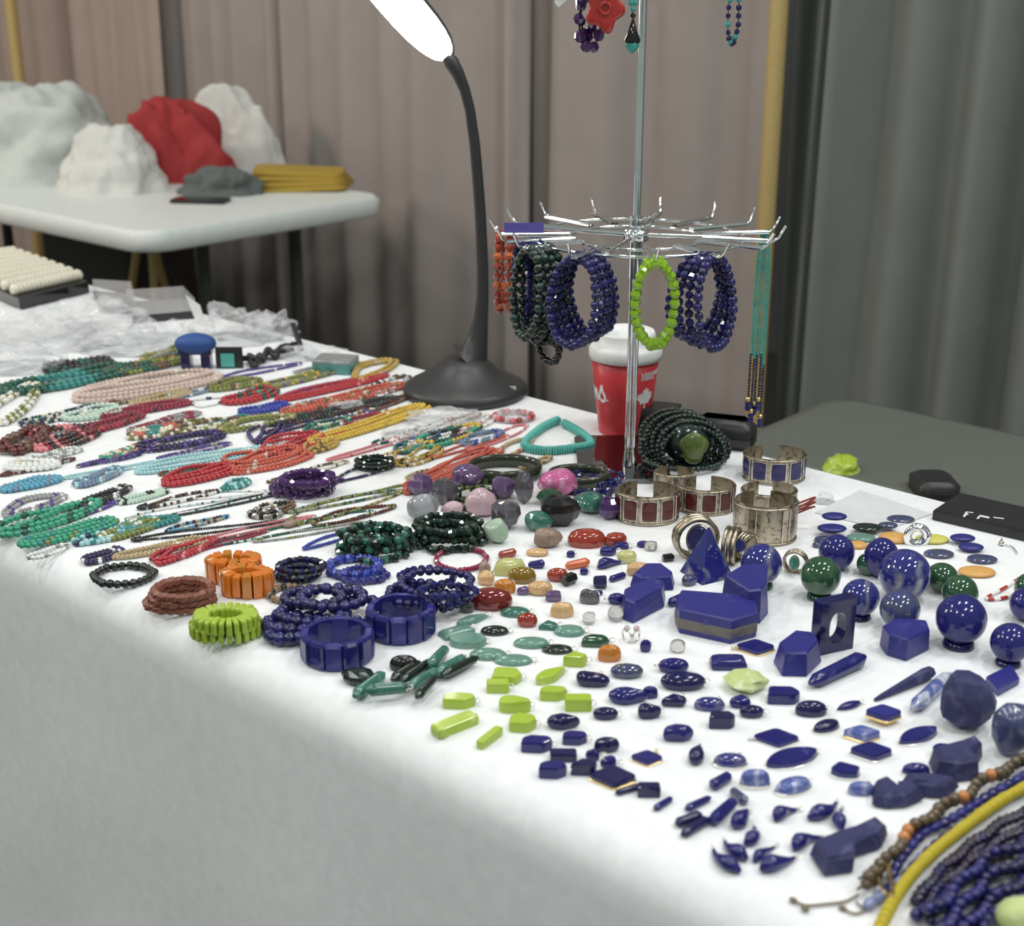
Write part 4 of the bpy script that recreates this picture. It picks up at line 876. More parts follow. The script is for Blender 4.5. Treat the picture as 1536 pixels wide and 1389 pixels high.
# ------------------------------------------------------------------ bracelets hanging on the lower wheel
def hang(label, a, dist, ry, rx, n, shape, mats, r, skew=0, drop=0, tiltz=0, name='bead_bracelet', sz=None):
    d = ang(a); tng = Vector((-d.y, d.x, 0)); c_ = CW + d*dist + Z1*(-ry-.002-drop)
    e2 = (Z1*1.0 + d*skew).normalized(); e1 = (tng + d*tiltz).normalized()
    t = thing(name, label, 'bracelet', c_, 0, 'bracelets hanging on the chrome rack')
    ring_of_beads(t, Vector((0, 0, 0)), e1, e2, rx, ry, n, shape, mats, r, .03, sz, seed=int(a*10+dist*1e4)); reg(t, label, 0, 0); REG.pop(); return t
LB = ['lapis_bead', 'navy_bead', 'lapis_bead', 'navy_bead', 'lapis_bead']
def many(n0, labels, a, d0, dd, *args, **kw):
    for i, l in enumerate(labels): hang(l, a, d0 - dd*i, *args, **kw)
hang('lime green glass bead bracelet hanging at the front of the rack', 3, .146, .043, .021, 26, 'faceted', ['lime_glass'], .0054, skew=.10)
hang('lime green glass bead bracelet hanging behind the front lime one', 4, .134, .045, .0195, 28, 'faceted', ['lime_glass'], .0054, skew=-.14, tiltz=.3)
for i, s_ in enumerate(('outermost', 'second', 'third', 'innermost')):
    hang(s_ + ' lapis bead bracelet on the hook beside the lime one towards the gold pole', 30, .146-.012*i, .047, .026+.001*i, 30, 'faceted' if i % 2 else 'round', LB, .0050, tiltz=.25*(i-1.5)*.4, skew=.08*(i-1.5))
for i, s_ in enumerate(('outermost', 'second', 'third', 'fourth', 'innermost')):
    hang(s_ + ' lapis bead bracelet on the hook between the lime and the black green ones', -31, .146-.011*i, .046, .027, 30, 'faceted' if i % 2 else 'round', LB, .0048, skew=.07*(i-2))
for i, s_ in enumerate(('outermost', 'second', 'third', 'innermost')):
    hang(s_ + ' black green bead bracelet hanging on the rack', -57, .146-.011*i, .047+.002*i, .026, 26, 'round', ['black_green', 'green_bead', 'black_green'], .0056, skew=.05*(i-1.5))
hang('small black bead bracelet dangling below the black green ones', -50, .128, .017, .0165, 14, 'round', ['black_stone'], .0044, drop=.088)
for i, s_ in enumerate(('outer', 'middle', 'inner')):
    hang(s_ + ' thin lapis bead bracelet between the black green and the orange ones', -70, .136-.011*i, .045+.001*i, .024, 32, 'faceted', LB, .0042)
for i, s_ in enumerate(('outer', 'inner')):
    hang(s_ + ' orange red agate bead bracelet hanging on the rack', -96, .153-.013*i, .043, .024, 24, 'faceted', ['carnelian', 'carnelian', 'orange_stone'], .0052)
b_ = CW + ang(-91)*.125; t = thing('price_tag', 'violet paper tag tucked on the hook of the orange bracelets', 'tag', b_)
mat('violet_paper', (.13, .10, .42), .5)
m = MB(); m.box(Z1*.006 + ang(90)*.0, (.044, .0008, .014), 0, 0, RH, FH, Z1); m.build('card', 'violet_paper', t)
# turquoise tassel necklace
d = ang(97); b_ = CW + d*.147; t = thing('tassel_necklace', 'turquoise seed bead tassel necklace hanging on the rack before the gold pole', 'necklace', b_)
TE = 'turquoise'; rn = random.Random(4)
kz = mpp(b_)
for i in range(9):
    x = (i-4)*.0018; y = rn.uniform(-.003, .003); Lz = .150 + rn.uniform(-.01, .01)
    pts = [RH*(x*.5)+FH*y*.3 + Z1*.001, RH*x + FH*y - Z1*.03, RH*(x*1.2) + FH*y - Z1*.09, RH*(x*1.1) + FH*y - Z1*Lz]
    strand(smoothpath(pts, 4), .00125, TE, lambda i_, r_: 0, 'bead_strand', t, (5, 3), 1.8)
    end = pts[-1]
    if i % 2 == 0:
        q = smoothpath([end, end - Z1*.02, end - Z1*(.052+.004*(i % 3))], 4)
        strand(q, .0019, ['navy_bead'], lambda i_, r_: 0, 'navy_strand', t, (5, 3), 1.8)
        e = q[-1]; bead(t, e - Z1*.002, .0034, 'round', 'gold')
        for z_ in (.0075, .0125): bead(t, e - Z1*z_, .0038, 'faceted', 'lapis')
# things hanging from the upper wheel, only their lower ends in view
def uhang(u, v_bot, dd=0.0):
    p = up(u, v_bot, PB + FH*dd); return p
def zu(p): return Vector((p.x, p.y, CU.z - .003))
def loop_strand(name, label, u, v, wpx, dd, shape, mats, r, cat='bracelet', n=None):
    bt = uhang(u, v, dd); tp = zu(bt); H = (tp.z-bt.z)/2; c_ = (bt+tp)/2; t = thing(name, label, cat, c_); k_ = mpp(c_)
    n = n or int((2*math.pi*math.sqrt((H*H+(wpx/2*k_)**2)/2))/(r*1.95))
    ring_of_beads(t, Vector((0, 0, 0)), RH, Z1, wpx/2*k_, H, n, shape, mats, r, .05, seed=int(u)); return t
loop_strand('bead_bracelet', 'purple amethyst bead bracelet hanging from the top of the rack', 885, 71, 34, -.11, 'faceted', ['amethyst_bead'], .0062)
loop_strand('bead_bracelet', 'second purple amethyst bead bracelet hanging behind the red flower', 880, 55, 20, -.10, 'faceted', ['amethyst_bead'], .0055)
loop_strand('bead_necklace', 'dark blue and teal bead loop hanging from the top of the rack', 1098, 64, 16, -.02, 'round', ['lapis_bead', 'navy_bead', 'turquoise'], .0030, 'necklace')
loop_strand('bead_necklace', 'coral red bead loop holding the red flower', 905, 8, 26, -.12, 'round', ['carnelian'], .0034, 'necklace')
p = uhang(907, 12, -.125); k_ = mpp(p); t = thing('flower_pendant', 'red carved flower pendant hanging from the top of the rack', 'pendant', p)
mat('red_coral', (.46, .035, .028), .3, coat=.3)
n = 40; ol = [(27*k_*(1+.16*math.cos(5*a+.5))*math.cos(a), 33*k_*(1+.16*math.cos(5*a+.5))*math.sin(a)) for a in [2*math.pi*i/n for i in range(n)]]
m = MB(); m.layers([[RH*(x*s_) + Z1*(y*s_) - FH*dd for x, y in ol] for s_, dd in ((.94, -.004), (1, -.002), (1, .002), (.9, .004), (.5, .0035))]); m.build('petals', 'red_coral', t)
m = MB(); m.tube([-FH*.005 + RH*(8*k_*math.cos(a)) + Z1*(8*k_*math.sin(a)) for a in [2*math.pi*i/16 for i in range(16)]], 2.6*k_, 6, closed=True); m.build('flower_centre', 'red_coral', t)
p = uhang(948, 80, -.115); k_ = mpp(p); t = thing('drop_earring', 'turquoise and black drop earring hanging from the top of the rack', 'earring', p)
m = MB(); m.lathe([(0, 50*k_), (2*k_, 49*k_), (7*k_, 32*k_), (12.5*k_, 19*k_), (11*k_, 15*k_)], 14); m.build('black_cone', 'black_gloss', t)
m = MB(); m.lathe([(11*k_, 17*k_), (10*k_, 9*k_), (6*k_, 4*k_), (1.5*k_, 0), (0, -.5*k_)], 14); m.build('turquoise_drop', 'turquoise', t)
for i in range(9):
    for s_ in ((0,) if i < 2 else (-1, 1)): bead(t, Z1*((54+i*9)*k_) + RH*(s_*min(6, i*1.6)*k_), 4.4*k_, 'round', 'turquoise' if i % 3 else 'black_green')
m = MB(); m.tube([Z1*(135*k_), Z1*(zu(p).z-p.z)], .0007, 5); m.build('hook_wire', 'silver', t)
p = uhang(838, 11, -.10); t = thing('price_tag', 'small white paper tag hanging from the top of the rack', 'tag', p); k_ = mpp(p)
m = MB(); m.layers([[RH*(x*k_) + Z1*(y*k_) + FH*d_ for x, y in ((0, 0), (12, 10), (10, 30), (-8, 30), (-6, 6))] for d_ in (-.0003, .0003)], smooth=False); m.build('card', 'white_label', t)
m = MB(); m.tube([Z1*(28*k_), Z1*(zu(p).z-p.z)], .0005, 5); m.build('string', 'white_label', t)

# black box, black pouch and the coil of dark green beads beside the rack
b_ = at(985, 652); k_ = mpp(b_); t = thing('jewel_box', 'small black box behind the rack post', 'box', b_, YAW - R(18))
q = roundrect(64*k_, 46*k_, 4*k_, 3); H = 46*k_
m = MB(); m.layers([sc(q, 1, 0, .001), sc(q, 1, .001), sc(q, 1, H*.7)]); m.build('body', 'black_gloss', t)
m = MB(); m.layers([sc(q, 1, H*.72), sc(q, 1, H*.97), sc(q, 1, H, .002)]); m.build('lid', 'black_plastic', t)
b_ = at(1085, 668); k_ = mpp(b_); t = thing('glasses_case', 'black case lying beside the gold pole', 'case', b_, YAW - R(20))
q = roundrect(96*k_, 50*k_, 16*k_, 4)
m = MB(); m.layers([sc(q, 1, 0, .006), sc(q, 1, .008), sc(q, 1, .016)]); m.build('lower_shell', 'black_plastic', t)
m = MB(); m.layers([sc(q, 1, .017), sc(q, 1, .026), sc(q, 1, .034, .006), sc(q, 1, .038, .016)]); m.build('upper_shell', 'black_plastic', t)
b_ = at(1028, 700); k_ = mpp(b_); t = thing('bead_coil', 'heaped coil of black green beads around an olive green stone', 'necklace', b_)
for j, (dx, dy, R0, zc, tl, nb) in enumerate([(-14, 26, 52, 40, .55, 40), (-6, 18, 54, 36, .45, 42), (2, 10, 52, 34, .35, 40), (8, 0, 50, 30, .3, 38), (10, -8, 46, 26, .25, 34), (-34, 10, 34, 26, .8, 26), (26, 10, 40, 24, .1, 30), (-4, 4, 58, 10, .9, 44)]):
    e1 = RH; e2 = (Z1*(1.0) + FH*tl).normalized()
    if j == 7: e2 = FH
    pts = [RH*(dx*k_) + FH*(dy*k_) + Z1*(zc*k_) + e1*(R0*k_*math.cos(a)) + e2*(R0*.78*k_*math.sin(a)) for a in [2*math.pi*i/60 for i in range(61)]]
    pts = [Vector((p.x, p.y, max(p.z, 4*k_))) for p in pts]
    strand(pts, 4.6*k_, ['black_green', 'green_bead'], lambda i_, r_: 1 if r_.random() < .15 else 0, 'bead_strand', t, (7, 5), 1.5)
m = MB(); m.ball(RH*(2*k_) + FH*(12*k_) + Z1*(34*k_), 40*k_, 20, 12, sz=(1, .8, .8)); m.build('dark_core', 'black_green', t)
mat('olive_stone', (.085, .125, .022), .25, vein=(.15, .20, .05), vamt=.5, scale=60, coat=.4)
m = MB(); m.ball((0, 0, 0), 1, 18, 10)
m.v = [tuple(RH*((8+20*x*(1+.2*math.sin(4*z)))*k_) + FH*((-26+9*y)*k_) + Z1*((38+25*z)*k_)) for x, y, z in m.v]; m.build('olive_stone', 'olive_stone', t)

# turquoise disc necklace
pts = [at(836, 636), at(812, 648), at(789, 668), at(792, 678), at(824, 682), at(862, 678), at(886, 672), at(872, 656), at(845, 640)]
pts = [p + Z1*.0055 for p in smoothpath(pts, 8)]
b_ = at(836, 664); t = thing('turquoise_necklace', 'turquoise disc bead necklace folded in a triangle before the paper cup', 'necklace', b_)
mat('turquoise_disc', (.09, .44, .38), .35)
m = MB(); acc = 0
for a, c_ in zip(pts, pts[1:]):
    dd = c_-a; l = dd.length; T = dd/l; X = T.orthogonal().normalized(); Y = T.cross(X)
    while acc <= l:
        p = a + T*acc - b_; rr_ = .0056
        ring = lambda s_, o_: [p + X*(rr_*s_*math.cos(x)) + Y*(rr_*s_*math.sin(x)) + T*o_ for x in [2*math.pi*i/10 for i in range(10)]]
        m.layers([ring(.8, -.0012), ring(1, -.0006), ring(1, .0006), ring(.8, .0012)]); acc += .0030
    acc -= l
m.build('disc_bead_strand', 'turquoise_disc', t, kind='stuff')
m = MB(); c_ = at(841, 635) - b_ + Z1*.004; m.tube([c_ + RH*(.004*math.cos(a)) + FH*(.006*math.sin(a)) for a in [2*math.pi*i/12 for i in range(12)]], .0008, 5, closed=True); m.build('clasp', 'silver', t)

# ------------------------------------------------------------------ bracelets lying on the cloth
BG = 'bracelets lying on the stall table'
def lb(*a, **k_): return lying_bracelet(*a, group=BG, **k_)
lb('thin black bead bracelet at the front edge', 186, 862, 100, 44, 24, 'round', ['black_green', 'black_stone'], 6.5)
for i in range(3): lb(['lowest', 'middle', 'topmost'][i] + ' brown carved bead bracelet of the brown stack', 270+i*3, 902-i*9, 116-i*8, 48, 22, 'chip', ['brown_carved'], 9.5, z=.0065*i, sz=(.8, .8, 1.1))
for i, (u, v, W) in enumerate(((352, 852, 96), (372, 872, 90))):
    lb(['broad orange resin plate bracelet behind the other orange one', 'broad orange resin plate bracelet behind the lime bracelet'][i], u, v, W, 58, 13, 'block', ['orange_resin', 'amber', 'orange_resin'], 15, name='plate_bracelet', sz=(1.0, .55, .75) if False else (1.25, .6, .95), wob=.01)
for i in range(2): lb(['lower', 'upper'][i] + ' chunky lime green stone bracelet at the front edge', 340, 940-i*11, 104-i*8, 58-i*4, 24, 'block', ['lime_stone'], 11, z=.009*i, sz=(1.0, 1.1, .8), wob=.06, name='plate_bracelet')
def square_cuff(desc, u, v, W, n=12):
    b_ = at(u, v); k_ = mpp(b_); r = W/2*k_; t = thing('plate_bracelet', desc, 'bracelet', b_, 0, BG); H = 40*k_
    for i in range(n):
        a = 2*math.pi*i/n; d = RH*math.cos(a) + FH*(math.sin(a)*.95); tg = -RH*math.sin(a) + FH*math.cos(a); w_ = math.pi*r/n*.97
        P_ = [(-1, -1), (-.6, -1.06), (.6, -1.06), (1, -1), (1, 1), (.6, 1.07), (-.6, 1.07), (-1, 1)]
        m = MB(); m.layers([[d*(r+dd) + tg*(x*w_*s_) + Z1*(H*.54+y*H*.5*s_) for x, y in P_] for s_, dd in ((1, -.0042), (1, .0008), (.8, .0028))], smooth=False); m.build('plate', 'lapis' if i % 3 else 'lapis_satin', t)
    m = MB(); m.tube([Z1*(H*.5)+RH*((r-.003)*math.cos(a))+FH*((r-.003)*.95*math.sin(a)) for a in [2*math.pi*i/40 for i in range(40)]], .0006, 4, closed=True); m.build('cord', 'black_plastic', t)
    reg(t, desc, u, v)
square_cuff('lapis plate bracelet standing nearest the front edge', 507, 985, 100)
square_cuff('lapis plate bracelet standing behind the other one', 602, 948, 94)
for i, (u, v, W, H, rp) in enumerate([(446, 938, 110, 54, 10), (470, 920, 120, 50, 9), (500, 900, 110, 46, 9), (430, 955, 70, 40, 10), (540, 915, 80, 56, 9), (470, 898, 100, 40, 8)]):
    lb(['lapis bead bracelet behind the lime bracelet', 'lapis bead bracelet in the middle of the dark blue heap', 'lapis bead bracelet at the back of the dark blue heap', 'large lapis bead bracelet at the front edge of the heap', 'lapis bead bracelet between the two plate bracelets', 'blackish lapis bead bracelet touching the brown beads'][i], u, v, W, H, int(W/rp*1.45), 'round', LB if i != 5 else ['navy_bead'], rp, z=.006*(i % 3), tilt=.12*((i % 3)-1))
for i, (u, v, W, H, rp, z_) in enumerate([(640, 905, 110, 56, 8, 0), (650, 892, 120, 50, 7, .010), (655, 878, 112, 46, 6.5, .018), (672, 890, 90, 40, 6, .024), (622, 890, 90, 50, 7, .014), (640, 868, 90, 36, 6, .012)]):
    lb(['lapis bead bracelet around the standing plate bracelet', 'lapis bead bracelet low in the tangled blue heap', 'lapis bead bracelet on top of the tangled blue heap', 'lapis bead bracelet touching the dark red pendant', 'lapis bead bracelet over the standing plate bracelet', 'lapis bead bracelet at the back of the tangled blue heap'][i], u, v, W, H, int(W/rp*1.4), 'faceted' if i % 2 else 'round', LB, rp, z=z_, tilt=.12*((i % 3)-1))
for i, (u, v, W, H, z_) in enumerate([(565, 822, 112, 54, 0), (558, 818, 88, 36, .004), (566, 810, 106, 48, .009), (575, 804, 84, 36, .013), (560, 800, 100, 42, .018)]):
    lb(['lowest', 'second lowest', 'middle', 'second highest', 'topmost'][i] + ' mottled green bead bracelet of the duller green stack', u, v, W, H, 36, 'faceted', ['green_bead', 'black_green', 'malachite'], 6.2, z=z_*.85, wob=.16, tilt=.05*(i % 2))
for i, (u, v, W, H, z_) in enumerate([(672, 806, 110, 52, 0), (668, 802, 86, 34, .004), (674, 796, 106, 46, .009), (668, 792, 84, 34, .013), (670, 786, 102, 42, .018)]):
    lb(['lowest', 'second lowest', 'middle', 'second highest', 'topmost'][i] + ' black green bead bracelet of the stack before the crystals', u, v, W, H, 36, 'faceted', ['black_green', 'green_bead', 'black_green'], 6.2, z=z_*.85, wob=.16, tilt=-.05*(i % 2))
lb('magenta seed bead bracelet', 692, 838, 84, 44, 40, 'faceted', [mat('magenta_bead', (.22, .012, .05), .25, coat=.4)], 4.4, wob=.03)
lb('bright blue chip bracelet', 532, 850, 92, 44, 30, 'chip', ['lapis_satin', mat('blue_chip', (.03, .06, .40), .25, coat=.3)], 7, wob=.08)
lb('bright blue chip bracelet under the other one', 545, 862, 80, 36, 26, 'chip', ['lapis_satin', 'lapis'], 6, wob=.1)
for i, (u, v) in enumerate(((446, 860), (452, 850))): lb(['black bead bracelet between the orange and blue ones', 'black bead bracelet stacked over the other black one'][i], u, v, 74, 36, 22, 'faceted', ['black_stone', 'navy_bead'], 6.5, z=.011*i)
lb('tan brown bead bracelet behind the dark blue heap', 438, 890, 76, 36, 24, 'round', [mat('tan_bead', (.24, .14, .07), .35), 'brown_agate', 'black_stone'], 5.5)
for i in range(3): lb(['lowest', 'middle', 'topmost'][i] + ' purple amethyst bead bracelet on the table', 452+i*4, 732-i*7, 98-i*6, 36, 24, 'faceted', ['amethyst_bead'], 7, z=.007*i, wob=.12)
lb('dark green seed bead bracelet behind the amethyst ones', 562, 697, 62, 22, 26, 'faceted', ['black_green', 'green_bead'], 4.6)
lb('dark green seed bead bracelet stacked behind the amethyst ones', 562, 691, 60, 20, 26, 'faceted', ['black_green'], 4.4, z=.008)
for i, (u, v) in enumerate(((712, 742), (724, 732), (706, 752))): lb(['olive green bead bracelet with a white tag', 'olive green bead bracelet under the violet egg', 'olive green bead bracelet nearest the rose quartz'][i], u, v, 76, 34, 26, 'faceted', ['olive_stone', 'black_green'], 5.2)
b_ = at(699, 743, .012); t = thing('price_tag', 'tiny white tag on the olive green bracelet', 'tag', b_)
m = MB(); m.box((0, 0, .002), (.009, .0008, .006), 0, 0, RH, FH, Z1); m.build('card', 'white_label', t)
m = MB(); m.tube([Z1*.005, Z1*.007 + RH*.004], .0003, 4); m.build('string', 'white_label', t)
def bangle(desc, u, v, W, H, rpx, matn, hh=2.2):
    p, lx, ly = foot(u, v, W, H, rpx*2*hh*.0006); k_ = mpp(p); t = thing('bangle', desc, 'bracelet', p, 0, BG)
    m = MB(); m.tube([RH*(lx/2*math.cos(a)) + FH*(ly/2*math.sin(a)) + Z1*(rpx*k_*hh) for a in [2*math.pi*i/48 for i in range(48)]], rpx*k_, 10, closed=True, flat=1); m.v = [(x, y, (z-rpx*k_*hh)*hh+rpx*k_*hh) for x, y, z in m.v]; m.build('band', matn, t); reg(t, desc, u, v)
mat('horn', (.030, .036, .020), .18, coat=.5)
bangle('wide glossy dark olive bangle', 757, 706, 104, 34, 4.5, 'horn', 2.4)
bangle('glossy dark olive bangle behind the pink agate', 868, 716, 86, 34, 4.5, 'horn', 2.0)
for i, (u, v, W, H) in enumerate(((884, 726, 96, 38), (892, 716, 90, 34))): lb(['navy chip bead strand beside the mirror base', 'navy chip bead strand under the mirror reflection'][i], u, v, W, H, 30, 'chip', ['navy_bead', 'lapis_bead'], 5.6, wob=.1, name='chip_bracelet')
rod('lapis peg standing by the navy chip strand', 'lapis_dark', 912, 752, 914, 738, 5, 5)
b_ = at(792, 622)
heap('clear_bag', 'flat clear bag holding pink beads at the lamp foot', 'bag', 770, 624, .055, .045, .010, 'clear_bag', 12, .2, 3, base=at(768, 628))
lb('pink and red bead bracelet inside the clear bag', 770, 624, 66, 16, 20, 'round', [mat('pink_bead', (.62, .16, .20), .3, coat=.3), 'carnelian', 'rose_quartz'], 5)
b_ = at(742, 604); k_ = mpp(b_); t = thing('plastic_sleeve', 'clear stiff plastic sleeve with a white label leaning on the lamp foot', 'bag', b_)
m = MB(); m.box(Z1*(.011) + FH*.004, (64*k_, .0008, .022), 0, 0, RH, FH, (Z1+FH*.5).normalized()); m.build('sleeve', 'clear_acrylic', t)
m = MB(); m.box(Z1*.013 - RH*(8*k_) + FH*.0035, (22*k_, .0008, .007), 0, 0, RH, FH, (Z1+FH*.5).normalized()); m.build('label', 'white_label', t)
b_ = at(738, 594);

# ------------------------------------------------------------------ necklaces and strands laid along the far half
def necklace(desc, u0, v0, u1, v1, wpx, rpx, cols, mode='seg', name='bead_necklace', cat='necklace', pendant=None, layers=1, z=0, wav=.12, seed=None):
    rn = random.Random(seed or int(u0*13+v0)); a, b_ = at(u0, v0), at(u1, v1); c_ = (a+b_)/2; k_ = mpp(c_); rpx *= .74; t = thing(name, desc, cat, c_, 0, 'necklaces laid out on the far half of the table')
    X = (b_-a); L = X.length; X = X.normalized(); Y = Z1.cross(X); r = rpx*k_; W = .72*wpx*k_/math.sin(dep(c_)); wav *= 1.7
    mats = cols
    for j in range(layers):
        ph = rn.uniform(0, 6); off = (j-(layers-1)/2)*W*.5
        pts = []
        for i in range(28):
            th = 2*math.pi*i/28; x = math.cos(th); y = math.sin(th)
            pts.append(X*(L/2*x*(1-.04*j)) + Y*(W/2*y*(1+wav*math.sin(3*x+ph)) + W*.35*wav*2*math.sin(2.2*x+ph) + off*.4) + Z1*(r + z + .4*r*j))
        pts.append(pts[0]); path = smoothpath(pts, 3)
        nm = len(mats); per = rn.randint(3, 7)
        if mode == 'seg': pat = lambda i, r_, per=per: (i//per) % nm
        elif mode == 'one': pat = lambda i, r_: 0 if r_.random() < .85 else r_.randrange(nm)
        elif mode == 'half': pat = lambda i, r_: 0 if r_.random() < .5 else r_.randrange(nm)
        else: pat = lambda i, r_: r_.randrange(nm)
        strand(path, r, mats, pat, 'bead_strand', t, (6, 4), 1.75)
    if pendant:
        pc, pr = pendant; m = MB(); e = -X*(L/2) + Z1*(pr*k_*.6)
        m.ball(e, pr*k_, 12, 7, X=X, Y=Y, sz=(1.5, 1, .55)); m.build('centre_bead', pc, t)
        for q in (-1, 1): bead(t, e + X*(pr*k_*.9) + Y*(q*pr*k_*.9), pr*k_*.45, 'round', mats[0])
    m = MB(); e = X*(L/2) + Z1*r
    m.tube([e + X*(.003*math.cos(q)) + Y*(.003*math.sin(q)) for q in [2*math.pi*i/8 for i in range(8)]], .0007, 5, closed=True); m.build('clasp', 'silver', t)
    return reg(t, desc, (u0+u1)/2, (v0+v1)/2)
F = flat
teal, dgreen, sea, olive, tan = F((.03, .22, .20)), F((.01, .09, .06)), F((.04, .32, .20)), F((.20, .22, .05)), F((.46, .36, .20))
red, crim, coral, maroon, pinkc = F((.42, .025, .035)), F((.26, .02, .045)), F((.52, .10, .06)), F((.10, .018, .012)), F((.66, .22, .24))
nude, cream, indigo, violet, sky = F((.62, .48, .42)), F((.72, .68, .56)), F((.02, .014, .07)), F((.10, .06, .26)), F((.10, .34, .48))
steel, cyan, black, gold_, yel = F((.16, .24, .34)), F((.36, .62, .64)), F((.012, .012, .014)), F((.45, .30, .06)), F((.62, .42, .05))
royal, white, brown, grey, mint_ = F((.03, .05, .34)), F((.78, .78, .76)), F((.13, .07, .04)), F((.32, .32, .32)), F((.52, .66, .56))
